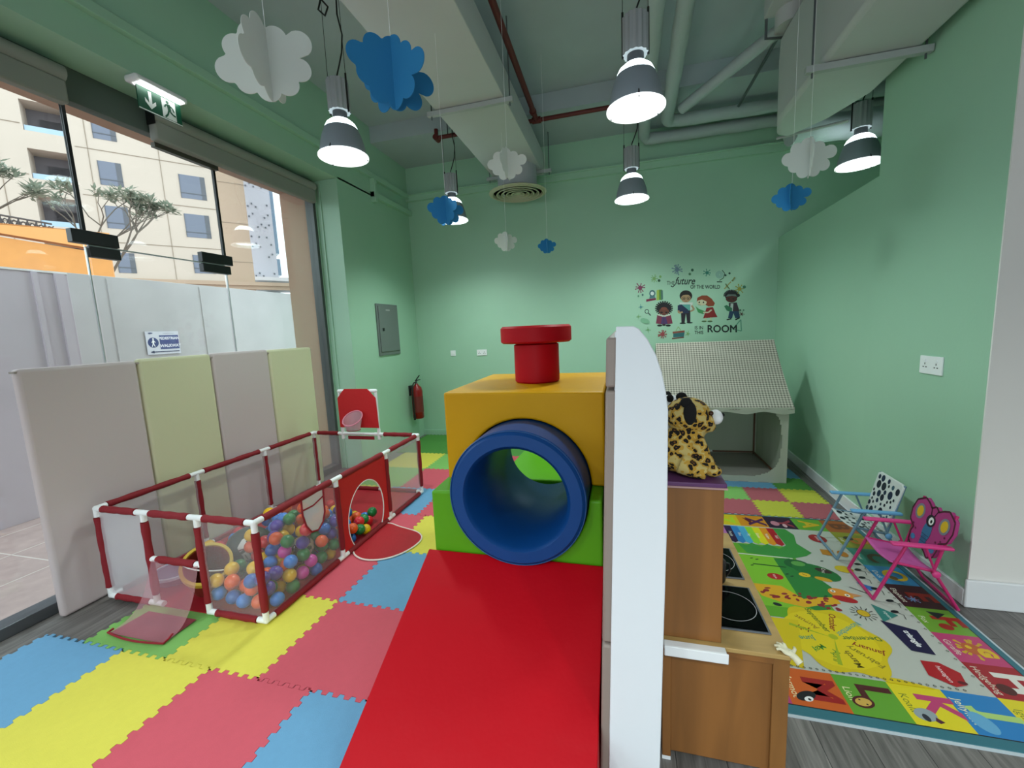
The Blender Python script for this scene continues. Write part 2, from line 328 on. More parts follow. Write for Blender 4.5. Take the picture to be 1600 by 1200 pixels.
d.el(.087, .215, .011, None, 'ffffff'); d.line([(.087, .2), (.082, .155)], .022, 'ffffff'); d.line([(.082, .16), (.1, .11)], .01, 'ffffff'); d.line([(.082, .16), (.062, .11)], .01, 'ffffff'); d.line([(.087, .195), (.11, .165)], .008, 'ffffff'); d.line([(.085, .195), (.06, .165)], .008, 'ffffff')
d.line([(.06, .035), (.42, .035)], .012, '2a2f55'); d.poly([(.03, .035), (.08, .055), (.08, .015)], '2a2f55'); d.text('------------', .3, .295, .04, '5a5f80'); d.el(.06, .295, .03, .01, '5a5f80')
d.build('sign_print', t)
# street facade, in its own frame (u along the wall, z up), 42 m away
SF = 3.0; FD = Vector((.6058, .7956, 0)); FN = Vector((-.7956, .6058, 0))
def F(u, z, off=0): q = FD * (u * SF) + FN * (14 * SF + off); return (q.x, q.y, 1.62 + (z - 1.62) * SF)
def fbox(mb, u0, u1, z0, z1, o0, o1, mi=0):
    v = [F(u, z, o) for o in (o0, o1) for z in (z0, z1) for u in (u0, u1)]
    return mb.add(v, [(0, 2, 3, 1), (4, 5, 7, 6), (0, 1, 5, 4), (2, 6, 7, 3), (0, 4, 6, 2), (1, 3, 7, 5)], mi)
FC = mat('cream_stone_cladding', 'bfb0a2', rough=.8, var=.04, vscale=.3); FT = mat('tan_stone_cladding', 'ab937e', rough=.8, var=.04, vscale=.3); FG = mat('dusty_window_glass', '6a6e7c', rough=.25, metal=.2); FJ = mat('dark_joint', '8f8070', rough=.9)
bd = thing('apartment_building', 'cream clad apartment building with small square windows across the street', 'building', F(0, 1.0))
bi = bd.location.copy()
def bpart(name, mb, m, par=bd, base=None):
    b0 = base or bi; mb.v = [(x - b0[0], y - b0[1], z - b0[2]) for x, y, z in mb.v]; return mb.build(name, m, par)
m_ = MB(); fbox(m_, -4.2, -2.26, -2, 9, 0, 3); fbox(m_, -1.56, 1.07, -2, 9, 0, 3); fbox(m_, -2.26, -1.56, -2, 9, 1.6, 3)
for z0 in (7.05, 6.05, 5.05, 4.05): fbox(m_, -2.26, -1.56, z0, z0 + .37, 0, 1.6)
bpart('wall', m_, FC)
m_ = MB(); fbox(m_, 1.07, 1.74, -2, 9, -.0, 3); bpart('wall', m_, FT)
m_ = MB()
for z in (7.4, 6.24, 5.19, 4.15): fbox(m_, -1.5, 1.07, z, z + .015, -.03, 0); fbox(m_, -4.2, -2.3, z + .3, z + .315, -.03, 0); fbox(m_, 1.1, 1.74, z - .3, z - .29, -.03, 0)
for u in (-1.30, -.02, -2.7): fbox(m_, u, u + .012, 3.3, 8, -.03, 0)
bpart('joint', m_, FJ)
m_ = MB(); fbox(m_, -1.2, 3.2, 3.2, 3.3, -.5, 0); fbox(m_, -1.2, 3.2, 3.1, 3.2, -.3, 0); bpart('cornice', m_, FT)
for u0, u1, z0, z1 in ((-1.17, -.76, 6.5, 6.98), (-1.17, -.76, 5.47, 6.01), (-1.17, -.76, 4.48, 5.0), (.32, .86, 5.4, 5.98), (.32, .85, 4.42, 5.01), (-1.10, -.77, 3.44, 3.92), (.38, .85, 3.5, 3.97)):
    m_ = MB(); fbox(m_, u0, u1, z0, z1, -.02, .1); w = bpart('window', m_, FG)
    m_ = MB(); fbox(m_, u0, u1, z0 + .12, z0 + .14, -.05, -.02); fbox(m_, u0, u0 + .012, z0, z1, -.05, -.02); fbox(m_, u1 - .1, u1, z0, z1, -.03, -.02); w2 = bpart('window_bar', m_, mat('window_metal', '57585e', rough=.5)); w2.parent = w
m_ = MB(); fbox(m_, -2.26, -1.56, 3.5, 9, 1.5, 1.58); bpart('balcony_shade_wall', m_, mat('balcony_shade_grey', '6a6468', rough=.8))  # recess shade put into the colour of a sheet before the cream wall
for z0 in (6.42, 5.42, 4.42):
    m_ = MB(); fbox(m_, -2.25, -1.57, z0, z0 + .12, .1, .14); bpart('balcony_rail', m_, mat('pale_blue_glass', '9db3c4', rough=.2))
    m_ = MB(); fbox(m_, -2.1, -1.65, z0, z0 + .45, 1.5, 1.6); bpart('balcony_door', m_, mat('dark_balcony', '4d4c52', rough=.4))
t0 = F(2.0, 1.0, 12); tb = thing('tower_block', 'pale grey apartment tower dotted with tiny square openings, far right behind the glass', 'building', t0)
m_ = MB(); fbox(m_, 2.0, 3.02, -2, 9, 12, 18); bpart('wall', m_, mat('pale_grey_render', 'bbb8c0', rough=.8), tb, t0)
m_ = MB(); rn = random.Random(3)
for i in range(6):
    for j in range(16):
        if rn.random() < .55: u = 2.27 + i * .12; z = 3.3 + j * .35 + (i % 2) * .1; fbox(m_, u, u + .045, z, z + .05, 11.9, 12)
bpart('opening', m_, mat('tiny_opening', '5c5c66', rough=.6), tb, t0)['kind'] = 'stuff'
m_ = MB(); fbox(m_, 3.02, 3.16, 4.9, 8.0, 12.5, 16); fbox(m_, 3.02, 3.16, 4.1, 4.7, 12.5, 16); bpart('glass_bay', m_, mat('blue_glass', '6d8196', rough=.2), tb, t0)
m_ = MB()
for z in (3.75, 3.45, 3.1, 2.9): fbox(m_, 2.0, 3.5, z, z + .12, 9, 12.5)
bpart('balcony', m_, mat('white_render', 'd2d0d2', rough=.7), tb, t0)
# orange wall, iron railing, tree in front of the facade
oo = F(-2.0, 3.0, -22); t = thing('orange_wall', 'orange rendered garden wall topped by a scrolled iron railing', 'wall', oo)
k_ = (42 - 22) / 42.0
def F2(u, z, off): q = FD * (u * SF * k_) + FN * (14 * SF * k_ + off); return (q.x - oo[0], q.y - oo[1], 1.62 + (z - 1.62) * SF * k_ - oo[2])
def f2box(mb, u0, u1, z0, z1, o0, o1, za=None):
    za = z1 if za is None else za
    v = [F2(u, (z if z == z0 else (z1 if u == u0 else za)), o) for o in (o0, o1) for z in (z0, z1) for u in (u0, u1)]
    return mb.add(v, [(0, 2, 3, 1), (4, 5, 7, 6), (0, 1, 5, 4), (2, 6, 7, 3), (0, 4, 6, 2), (1, 3, 7, 5)])
m_ = MB(); f2box(m_, -4.5, -1.2, 0, 4.35, 0, .3, 3.86); m_.build('wall_face', mat('orange_render', 'cf9050', rough=.8, var=.05), t)
m_ = MB(); f2box(m_, -4.5, -1.16, 4.35, 4.42, -.1, .4, 3.92); m_.build('coping', mat('orange_coping', 'd69a5c', rough=.8), t)
m_ = MB()
for i in range(14):
    u = -3.9 + i * .13; zz = 4.42 + (u + 4.5) * -.1485
    m_.tube([F2(u, zz, .1), F2(u, zz + .42, .1)], .02, 5)
    c_ = [F2(u + .065 + .055 * math.cos(a * PI / 6), zz + .2 + .14 * math.sin(a * PI / 6), .1) for a in range(13)]; m_.tube(c_, .02, 4, caps=False)
    m_.tube([F2(u, zz + .05, .1), F2(u + .13, zz + .36, .1)], .015, 4); m_.tube([F2(u, zz + .36, .1), F2(u + .13, zz + .05, .1)], .015, 4)
m_.tube([F2(-3.9, 4.73, .1), F2(-2.1, 4.48, .1)], .03, 5)
m_.build('railing', mat('dark_iron', '4a4242', rough=.6), t)
tx = F2(-2.75, 4.3, 1.6); tx = (tx[0] + oo[0], tx[1] + oo[1], tx[2] + oo[2] + 1.7)
t = thing('frangipani_tree', 'small branching tree with clustered grey green leaves above the orange wall', 'tree', tx)
m_ = MB(); rn = random.Random(11); tips = []
def grow(p, dvec, L, r, dep):
    q = p + dvec * L; m_.tube([p, (p + q) / 2 + Vector((rn.uniform(-.05, .05),) * 3), q], [r, r * .85, r * .7], 6)
    if dep == 0: tips.append(q); return
    for _ in range(3 if dep > 1 else 2):
        nd = (dvec + Vector((rn.uniform(-.9, .9), rn.uniform(-.9, .9), rn.uniform(-.1, .45)))).normalized(); grow(q, nd, L * .78, r * .65, dep - 1)
for k_i in range(5): grow(Vector((rn.uniform(-.5, .5), rn.uniform(-.5, .5), -3.2)) + FD * (k_i * .75 - 1.5), (Vector((rn.uniform(-.3, .3), rn.uniform(-.3, .3), 1)) + FD * (k_i - 2) * .3).normalized(), 1.35, .055, 3)
m_.build('branches', mat('grey_bark', '6d655c', rough=.9), t, smooth=True)
m_ = MB()
for q in tips:
    for _ in range(26):
        a = rn.uniform(0, 2 * PI); e = rn.uniform(-.3, .9); L = rn.uniform(.22, .38); dv = Vector((math.cos(a) * math.cos(e), math.sin(a) * math.cos(e), math.sin(e))); sd = dv.cross(Vector((0, 0, 1))).normalized() * .05
        b_ = q + Vector((rn.uniform(-.12, .12), rn.uniform(-.12, .12), rn.uniform(-.1, .1)))
        m_.add([b_, b_ + dv * L * .5 + sd, b_ + dv * L, b_ + dv * L * .5 - sd], [(0, 1, 2, 3)])
m_.build('leaves', mat('grey_green_leaf', '88907f', rough=.6, transl=.3), t)
struct('trim_outside', MB().box(-3.95, -3.6, 4.36, 5.2, -.1, 4.5).box(-3.95, -3.55, -6, 4.9, 3.36, 3.6), mat('tan_stone_pier', 'b48f78', rough=.75))

# ================================================================== CEILING SERVICES
t = thing('supply_duct', 'large grey rectangular duct running to the back wall under the ceiling', 'duct', (-1.3, 2, 3.66))
MB().box(-.34, .32, -3.5, 3.8, 0, .28).build('casing', GREYP, t, bevel=.006)
MB().lathe([(.25, .05), (.25, -.27)], 40, (.03, 3.45, 0)).build('neck', mat('pale_duct_neck', 'a9adb2', rough=.5), t, smooth=True)
m_ = MB()
for i in range(5): m_.shell([(.34 - i * .062, -.315), (.315 - i * .062, -.285), (.308 - i * .062, -.287), (.322 - i * .062, -.318)], 40, (.03, 3.45, 0))
m_.shell([(.37, -.30), (.37, -.293), (.33, -.305), (.33, -.312)], 40, (.03, 3.45, 0)); m_.lathe([(0, -.312), (.045, -.312), (.04, -.29), (0, -.29)], 24, (.03, 3.45, 0))
m_.build('round_diffuser', mat('beige_diffuser', 'b9b89c', rough=.5), t, smooth=True)
MB().lathe([(.34, -.28), (0, -.28)], 40, (.03, 3.45, 0)).build('diffuser_gap_shade', DARK, t)  # black backing disc paints the shade in the gaps between the rings
WS = mat('white_strut_paint', 'a9b0ae', rough=.5)
for (x0, x1, y, z, top, lab) in ((-1.72, -.90, 3.83, 3.615, ZC, 'white strut bar with hanger rods under the middle of the central duct'), (-1.72, -.85, 5.6, 3.615, 4.1, 'white strut bar under the far end of the central duct'), (1.15, 1.813, 3.28, 3.155, ZC, 'white strut bar carrying the large duct on the right')):
    t = thing('strut_bar', lab, 'bracket', (x0, y, z), 0, 'duct support bars')
    MB().box(0, x1 - x0, -.02, .02, 0, .04).build('bar', WS, t, bevel=.002)
    for x in (.04, x1 - x0 - .03): MB().tube([(x, 0, -.03), (x, 0, top - z)], .006, 6).build('hanger_rod', STEEL, t)
t = thing('main_duct', 'big white cased duct hanging beside the right wall', 'duct', (1.24, 0, 3.2))
m_ = MB(); m_.prism([(0, -1.5), (.528, -1.5), (.528, 3.8), (.40, 4.15), (.2, 4.42), (.09, 4.36), (0, 4.04)], 0, .62); m_.build('casing', GREYP, t, bevel=.03, seg=3)
MB().box(-.01, .535, 1.98, 2.0, -.008, .63).build('flange', GREYP, t); MB().tube([(.15, 4.55, .05), (.6, 4.3, .02)], .012, 6).build('hanger_rail', WS, t)
LAG = mat('white_pipe_lagging', 'a8b4b4', rough=.7, bump=.5, bscale=9)
def pipe(name, pts, r, lab, m=LAG, cat='pipe', wob=.0, group=None, extra=None):
    P = [Vector(p) for p in pts]; out = []
    for i in range(len(P) - 1):
        n = max(2, int((P[i + 1] - P[i]).length / .15))
        for k in range(n): out.append(P[i].lerp(P[i + 1], k / n))
    out.append(P[-1]); o0 = out[0].copy()
    rr = [r * (1 + wob * math.sin(i * 1.7)) for i in range(len(out))]
    o = MB().tube([q - o0 for q in out], rr, 14).build(name, m, loc=tuple(o0), smooth=True); tag(o, lab, cat, group); return o
pipe('lagged_pipe', [(.245, .5, 3.95), (.29, 5.75, 3.95), (.33, 5.84, 3.93), (.47, 5.86, 3.93), (3.5, 5.9, 3.93)], .068, 'white lagged pipe behind the near lamp, turning along the back wall, lower run', wob=.05, group='lagged pipes')
pipe('lagged_pipe', [(.40, .5, 3.97), (.535, 5.45, 3.97), (.57, 5.53, 3.97), (.7, 5.56, 3.97), (3.5, 5.62, 3.97)], .070, 'white lagged pipe right of the near lamp, turning above the other run', wob=.05, group='lagged pipes')
pipe('lagged_pipe', [(.66, 5.2, 3.93), (1.33, 4.22, 4.0)], .055, 'thin white lagged pipe slanting up to the ceiling fan unit', wob=.03, group='lagged pipes')
pipe('conduit', [(1.28, 5.45, 3.97), (1.33, 4.35, 4.02)], .014, 'thin grey conduit hanging below the slanting lagged pipe', STEEL)
pipe('lagged_pipe', [(1.62, 4.9, 3.42), (3.5, 5.3, 3.50)], .13, 'fat white wrapped pipe above the low right wall', wob=.06, group='lagged pipes')
t = thing('fan_unit', 'grey ceiling fan coil unit with a round collar at the top right', 'fan unit', (1.3, 4.0, 3.98))
MB().box(-.17, .17, -.5, .1, .02, .3).build('casing', GREYP, t, bevel=.01); MB().lathe([(.12, -.1), (.12, .2)], 24, (.02, .05, 0)).build('collar', GREYP, t, smooth=True)
MB().tube([(-.15, .1, .1), (-.15, .1, -.12), (.02, .14, -.12)], .012, 6).build('drain_tube', STEEL, t, smooth=True)
RP = mat('red_sprinkler_paint', '5c1713', rough=.5)
t = thing('sprinkler_pipe', 'dark red sprinkler pipe beside the central duct', 'pipe', (-.92, 5.045, 4.0))
MB().tube([(.08, -4.0, 0), (0, 0, 0)], .028, 12).build('main_run', RP, t, smooth=True); MB().tube([(-1.25, 0, 0), (1.05, 0, 0)], .024, 12).build('branch_run', RP, t, smooth=True)
MB().tube([(-1.25, -.04, 0), (-1.25, .06, 0)], .034, 12).tube([(-1.25, 0, 0), (-1.25, 0, .1)], .024, 12).build('elbow', RP, t, smooth=True)
MB().tube([(-.05, 0, 0), (.05, 0, 0)], .036, 12).tube([(0, -.22, 0), (0, -.18, 0)], .038, 12).tube([(0, -.2, 0), (0, -.2, .07)], .012, 8).build('tee_joint', RP, t, smooth=True)
MB().tube([(-1.1, 0, .02), (-1.1, 0, .3)], .008, 6).tube([(.9, 0, .02), (.9, 0, .3)], .008, 6).build('hanger_rod', STEEL, t)

# ---------------------------------------------------------------- pendant lamps
LENS = mat('lit_lens', 'f2fbff', emit=9.0); BAND = mat('lit_band', 'eafaff', emit=4.0); RIMG = glass_mat('rim_glass', (.85, .93, .93, 1)); BELL = mat('grey_bell', '87929b', rough=.5); HOUS = mat('finned_housing', '9aa0a2', rough=.6, metal=.1)
REFL = mat('white_reflector', 'f4f8f8', rough=.4, emit=.9)
def make_lamp(loc, lab):
    t = thing('pendant_lamp', lab, 'lamp', loc, 0, 'bell shaped pendant lamps')
    MB().shell([(.165, .015), (.158, .06), (.15, .10), (.135, .15), (.118, .19), (.114, .188), (.13, .148), (.145, .10), (.153, .06), (.16, .012)], 40).build('bell', BELL, t, smooth=True)
    MB().shell([(.118, .19), (.10, .225), (.07, .25), (.05, .255), (.05, .25), (.066, .245), (.096, .22), (.112, .188)], 40).build('lit_crown', BAND, t, smooth=True)
    MB().lathe([(.0, .03), (.135, .03), (.14, .035), (0, .036)], 40).build('lens', LENS, t, smooth=True)
    MB().shell([(.178, -.004), (.178, .006), (.14, .03), (.136, .026), (.16, .002), (.166, -.004)], 40).build('rim', REFL, t, smooth=True)
    MB().lathe([(.165, -.003), (.165, -.0005), (0, -.0005), (0, -.003)], 40).build('cover_glass', RIMG, t)
    m_ = MB()
    for k in range(3): a = .6 + k * 2 * PI / 3; m_.tube([(.168 * math.cos(a), .168 * math.sin(a), -.012), (.168 * math.cos(a), .168 * math.sin(a), .02), (.15 * math.cos(a), .15 * math.sin(a), .05)], .004, 6)
    m_.build('clip', DARK, t)
    MB().lathe([(.05, .25), (.05, .31)], 24).build('neck', mat('dark_neck', '3f4347', rough=.4), t, smooth=True)
    m_ = MB(); n = 28; pr = [((.078 if i % 2 else .07) * math.cos(2 * PI * i / n), (.078 if i % 2 else .07) * math.sin(2 * PI * i / n)) for i in range(n)]; m_.prism(pr, .31, .52); m_.build('housing', HOUS, t)
    H = ZC - loc[2]
    for s in (-1, 1): MB().tube([(s * .075, 0, .30), (s * .075, 0, .56)], .007, 6).tube([(s * .075, 0, .56), (s * .07, 0, H)], .002, 5).build('suspension_wire', DARK, t)
    MB().tube([(0, 0, .52), (.005, 0, .56), (.03, 0, .62), (.06, 0, .70), (.07, .01, .82), (.05, 0, .95), (.07, 0, H)], .0055, 7).build('power_cable', DARK, t, smooth=True)
    return t
def light_at(x, y, z, w):
    l = bpy.data.lights.new('lamp_light', 'SPOT'); l.energy = w; l.spot_size = math.radians(150); l.spot_blend = .7; l.shadow_soft_size = .12; l.color = (.90, 1.0, .97)
    o = bpy.data.objects.new('lamp_light', l); C.objects.link(o); o.location = (x, y, z - .03)
LP = [(-1.98, 2.86, 2.95, 'pendant lamp nearest the shopfront blinds, left of the big blue cloud'), (.10, 2.90, 2.95, 'largest looking pendant lamp hanging in front of the white lagged pipes'),
      (.12, 4.85, 2.95, 'small distant pendant lamp hanging directly below the near one'), (-1.93, 4.83, 2.95, 'pendant lamp partly hidden behind a blue paper cloud'), (2.12, 4.72, 2.98, 'pendant lamp above the low right wall, right of the white cloud')]
l0 = None
for x, y, z, lab in LP:
    if l0 is None: l0 = make_lamp((x, y, z), lab)
    else: dup(l0, (x, y, z), label=lab)
    light_at(x, y, z, LAMP_W)
for x, y in ((-1.98, -1.1), (.1, -1.1), (2.12, -1.1), (4.2, -.2), (-1.98, -3.1), (.1, -3.1), (2.12, -3.1)):
    light_at(x, y, 2.95, REAR_W)
pipe('cable_loop', [(-2.02, 2.82, 4.3), (-2.02, 2.82, 4.0), (-2.05, 2.82, 3.93), (-2.0, 2.82, 3.88), (-1.97, 2.82, 3.93), (-2.02, 2.82, 3.99)], .006, 'thin looped cable hanging from the ceiling by the left lamp', DARK, 'cable')

# ---------------------------------------------------------------- paper clouds
PW = mat('white_card', 'eef2ee', rough=.8, transl=.3); PB = mat('blue_card', '2f8fc9', rough=.8, transl=.25)
def cloud_outline(w):
    h = w * .56; bumps = [(-.40, .02, .13), (-.24, .20, .13), (-.04, .27, .14), (.16, .20, .12), (.37, .10, .13), (.26, -.14, .12), (.08, -.24, .12), (-.12, -.25, .12), (-.28, -.13, .12)]
    pts = []
    for i in range(120):
        a = 2 * PI * i / 120; best = 0
        for bx, by, br in bumps:
            ca, sa = math.cos(a), math.sin(a); b = bx * ca + by * sa; q = b * b - (bx * bx + by * by - br * br)
            if q > 0: best = max(best, b + math.sqrt(q))
        best = max(best, .2); pts.append((best * math.cos(a) * w, best * math.sin(a) * w))
    return pts
def make_cloud(loc, w, m, rz, lab, roll=0, top=ZC):
    t = thing('paper_cloud', lab, 'paper cloud', loc, rz, 'hanging paper clouds')
    for k in range(2):
        o = MB().prism(cloud_outline(w), -.0015, .0015, 'xz').build('card', m, t); o.rotation_euler = (0, roll, (0, 1.25)[k])
    MB().tube([(0, 0, w * .2), (0, 0, top - loc[2])], .0012, 5).build('string', WPLAST, t)
for a in (((-1.301, 1.459, 2.685), .36, PW, .55, 'largest white paper cloud, hanging top left', -.35, 3.66), ((-.852, 1.596, 2.627), .34, PB, -.35, 'largest blue paper cloud, hanging beside the big white one', .22, 3.98),
          ((-.847, 3.324, 2.905), .30, PW, .2, 'white paper cloud hanging in front of the round diffuser', 0), ((-1.214, 2.911, 2.493), .26, PB, -.55, 'blue paper cloud overlapping a lit lamp', .1, 3.66),
          ((-1.184, 4.443, 2.561), .26, PW, .7, 'small white paper cloud hanging low, straight below the round diffuser', 0, 3.66), ((-.739, 4.421, 2.47), .19, PB, .4, 'smallest blue paper cloud, right of the small white one', 0),
          ((1.155, 3.163, 2.606), .306, PW, .1, 'white paper cloud at the right, left of the far right lamp', 0), ((1.122, 3.337, 2.424), .225, PB, -.1, 'dark blue paper cloud at the right, under the white one', 0)): make_cloud(*a)

# exit sign
t = thing('exit_sign', 'green and white emergency exit sign with down arrow above the glass door', 'sign', (-3.14, 2.30, 3.43))
MB().box(-.06, .05, -.03, .32, -.045, 0).build('housing', WPLAST, t, bevel=.015); MB().box(-.02, .05, 0, .29, -.05, -.044).build('lit_strip', mat('lit_strip', 'ffffff', emit=5.0), t)
MB().box(-.004, .004, 0, .29, -.20, -.045).build('green_plate', mat('sign_green', '0d5138', rough=.4), t)
d = Decal(lambda x, y, k: (.0045 + k, x, y), step=.0003)
d.poly([(0, -.2), (.29, -.2), (.29, -.193), (0, -.193)], 'e8f0ec'); d.poly([(.155, -.19), (.25, -.19), (.25, -.06), (.155, -.06)], 'dfe8e4')
d.poly([(.07, -.065), (.09, -.065), (.09, -.14), (.115, -.115), (.115, -.14), (.08, -.178), (.045, -.14), (.045, -.115), (.07, -.14)], 'dfe8e4')
g = '0d5138'; d.el(.195, -.078, .011, None, g); d.line([(.2, -.09), (.205, -.13)], .024, g); d.line([(.205, -.13), (.225, -.15), (.245, -.155)], .011, g); d.line([(.2, -.128), (.19, -.16), (.17, -.185)], .011, g); d.line([(.2, -.095), (.225, -.105), (.235, -.13)], .009, g); d.line([(.2, -.095), (.18, -.1), (.17, -.12)], .009, g)
d.build('sign_print', t)

# ================================================================== WALL FITTINGS
t = thing('distribution_board', 'grey metal electrical cabinet set in the left green wall', 'cabinet', (XL, 4.88, 1.36))
MB().box(0, .02, 0, .53, 0, .69).build('frame', mat('grey_enamel', '6c7673', rough=.45), t, bevel=.004); MB().box(.02, .032, .03, .50, .05, .66).build('door', mat('grey_enamel', '6c7673'), t, bevel=.004); MB().box(.032, .04, .09, .13, .33, .37).build('lock', DARK, t); MB().box(.032, .034, .2, .3, .6, .62).build('label_plate', mat('grey_plate', 'a0a5a3'), t)
t = thing('fire_extinguisher', 'dark red fire extinguisher hung in the back left corner', 'fire extinguisher', (XL + .12, 5.62, .36))
MB().lathe([(0, 0), (.07, 0), (.083, .015), (.083, .42), (.07, .47), (.03, .51), (.022, .53), (0, .53)], 32).build('cylinder', mat('extinguisher_red', '8a1013', rough=.3), t, smooth=True)
MB().tube([(0, 0, .53), (0, 0, .57)], .016, 12).build('valve', STEEL, t, smooth=True)
MB().box(-.012, .012, -.02, .12, .57, .582).build('carry_handle', DARK, t, bevel=.003); MB().tube([(0, 0, .585), (.0, .05, .61), (0, .11, .64)], .009, 8).build('lever', DARK, t)
MB().tube([(0, -.02, .55), (0, -.08, .55), (0, -.12, .5), (0, -.135, .38), (0, -.13, .2), (0, -.125, .06)], .011, 10).tube([(0, -.125, .08), (0, -.125, .0)], .016, 10).build('hose', DARK, t, smooth=True)
MB().shell([(.0835, .1), (.0842, .1), (.0842, .34), (.0835, .34)], 32).build('label_band', mat('label_red', '6e2420', rough=.5), t)
MB().box(-.12, -.09, -.03, .03, .35, .5).build('bracket', DARK, t)
def socket(name, lab, x, y, z, w, h, axis, n):
    t = thing(name, lab, 'socket' if n else 'switch', (x, y, z))
    bx = (lambda a0, a1, d0, d1, z0, z1: MB().box(a0, a1, -d1, -d0, z0, z1)) if axis == 'y' else (lambda a0, a1, d0, d1, z0, z1: MB().box(-d1, -d0, a0, a1, z0, z1))
    bx(-w / 2, w / 2, 0, .01, -h / 2, h / 2).build('plate', WPLAST, t, bevel=.003)
    if n == 0: bx(-.02, .02, .01, .014, -.02, .02).build('rocker', WPLAST, t, bevel=.002)
    for k in range(n):
        c = (k - (n - 1) / 2) * w / n; bx(c - .01, c + .01, .01, .014, .018, .034).build('rocker', WPLAST, t)
        for dx, dz, a, b in ((0, .008, .003, .006), (-.012, -.012, .006, .003), (.012, -.012, .006, .003)): bx(c + dx - a, c + dx + a, .0101, .0106, dz - b, dz + b).build('pin_slot', DARK, t)
socket('double_socket', 'white double power socket on the back wall above the soft play tunnel', -2.06, YB, 1.305, .16, .09, 'y', 2)
socket('light_switch', 'pale blank switch plate left of the back wall socket', -2.53, YB, 1.31, .085, .085, 'y', 0)
socket('double_socket', 'white double power socket on the right green wall', XR, 3.07, 1.295, .19, .11, 'x', 2)

# ---------------------------------------------------------------- wall sticker (drawn in a 200 x 115 grid, then set on the wall)
def wall_pt(x, y, k):                              # x 0..195 rightwards, y 0..112 downwards
    u, v = x / 195, y / 112
    bl_ = lambda a, b, c, e: a * (1 - u) * (1 - v) + b * u * (1 - v) + c * (1 - u) * v + e * u * v
    return (bl_(.166, 1.678, .159, 1.703), YB - .001 - k, bl_(2.413, 2.29, 1.449, 1.388))
t = thing('wall_sticker', 'wall sticker of four reading children with words about the future of the world', 'wall sticker', (0, 0, 0))
def dec(a=0, b=0, c=0, e=0):                       # optionally squeeze rows a..b to c..e
    return Decal((lambda x, y, k: wall_pt(x, c + (y - a) * (e - c) / (b - a), k)) if b else wall_pt, .6, .00004)
def T(d, *a, **k):                                 # text in the y-down grid
    fn = d.fn; x, y = a[1], a[2]; d.fn = lambda px, py, q: fn(px, 2 * y - py, q); d.text(*a, **k); d.fn = fn
K = '10201c'
for txt, x, y, sz, kw in (('THE', 61, 27, 9, dict(sx=.8)), ('future', 83, 24, 16, dict(shear=.35, sx=.8, bold=.2)), ('OF THE WORLD', 115, 33, 8, dict(sx=.78, bold=.15)), ('IS IN', 105.5, 97, 7.5, dict(sx=.9, bold=.1)), ('THIS', 105.5, 104.5, 7.5, dict(sx=.9, bold=.1)), ('ROOM', 141, 99, 16, dict(sx=.95))):
    d = dec(); T(d, txt, x, y, sz, K, **kw)
    if txt == 'ROOM':
        for dx, dy in ((.4, 0), (-.4, 0), (0, .4), (0, -.4)): T(d, txt, x + dx, y + dy, sz, K, **kw)
    if txt == 'future': d.line([(68, 29), (64, 33), (61, 31)], 1.4, K)
    d.build('lettering', t)
def kid_hair(d, x, y, r, c, n=22, up=False):
    d.el(x, y, r * .82, r * .78, c)
    for i in range(n):
        a = (PI + PI * i / (n - 1)) if up else 2 * PI * i / n
        d.line([(x + .5 * r * math.cos(a), y + .5 * r * math.sin(a)), (x + r * math.cos(a), y + r * math.sin(a))], r * .17, c)
d = dec(53, 102, 55, 94); kid_hair(d, 50, 67, 14.5, '15131a'); d.el(50, 73, 8, 7, '6b3a2e'); d.el(46, 75, 2.2, 1.4, '1d1210'); d.el(54, 75, 2.2, 1.4, '1d1210'); d.el(50, 67.5, 5, 3, '7d4436')
d.poly([(39, 80), (61, 80), (64, 97), (50, 99), (37, 97)], '7b3048'); d.poly([(40, 78), (50, 81), (60, 78), (60, 81), (50, 84), (40, 81)], 'c9d0c0'); d.poly([(47, 84), (53, 84), (56, 98), (45, 98)], '4a3566'); d.line([(50, 82), (50, 98)], .7, '4d1c30')
d.el(43, 101, 4, 2, K); d.el(50, 100, 3, 1.6, K); d.el(57, 101, 4, 2, K); d.build('reading_child', t)
d = dec(34, 100, 38, 90); d.poly([(75, 58), (96, 58), (93, 74), (77, 74)], 'cfd6cc'); d.poly([(74, 62), (92, 62), (92, 74), (76, 76)], '58a096'); d.poly([(77, 74), (92, 74), (92, 98), (87, 98), (85, 80), (83, 98), (78, 98)], '221a26')
d.poly([(72, 64), (78, 62), (88, 72), (90, 79), (78, 80), (72, 74)], '1d2a4a'); d.line([(94, 64), (98, 72), (92, 76)], 3, 'a58a68'); d.line([(73, 74), (74, 79), (80, 77)], 3, 'a58a68'); d.el(80, 99.5, 5, 1.5, K); d.el(91, 98.5, 5, 1.5, K)
d.el(85, 45, 10, 11, '1b1412'); d.el(85, 50, 7.8, 8, 'a98a66'); d.poly([(77, 45), (82, 40), (92, 40), (94, 46), (90, 43), (84, 43)], '1b1412'); d.ring(81.5, 50, 3, .7, '2a2018'); d.ring(89, 50, 3, .7, '2a2018'); d.el(81.8, 50.5, 1, 1.3, K); d.el(88.8, 50.5, 1, 1.3, K); d.line([(83, 55), (87, 55.5)], .7, '7a3a2a'); d.build('reading_child', t)
d = dec(45, 102, 46, 87); d.poly([(117, 72), (127, 70), (131, 84), (134, 92), (112, 95), (114, 86)], '86201e'); d.line([(116, 94), (116, 101)], 2.5, 'b8c49a'); d.line([(124, 93), (124, 101)], 2.5, 'b8c49a'); d.el(113.5, 101.5, 4, 1.8, '4a6a42'); d.el(122.5, 101.5, 4, 1.8, '4a6a42')
d.poly([(100, 68), (105, 74), (116, 80), (112, 86), (104, 82)], '3f8f52'); d.line([(125, 76), (120, 82), (112, 82)], 2.6, 'c5bea0')
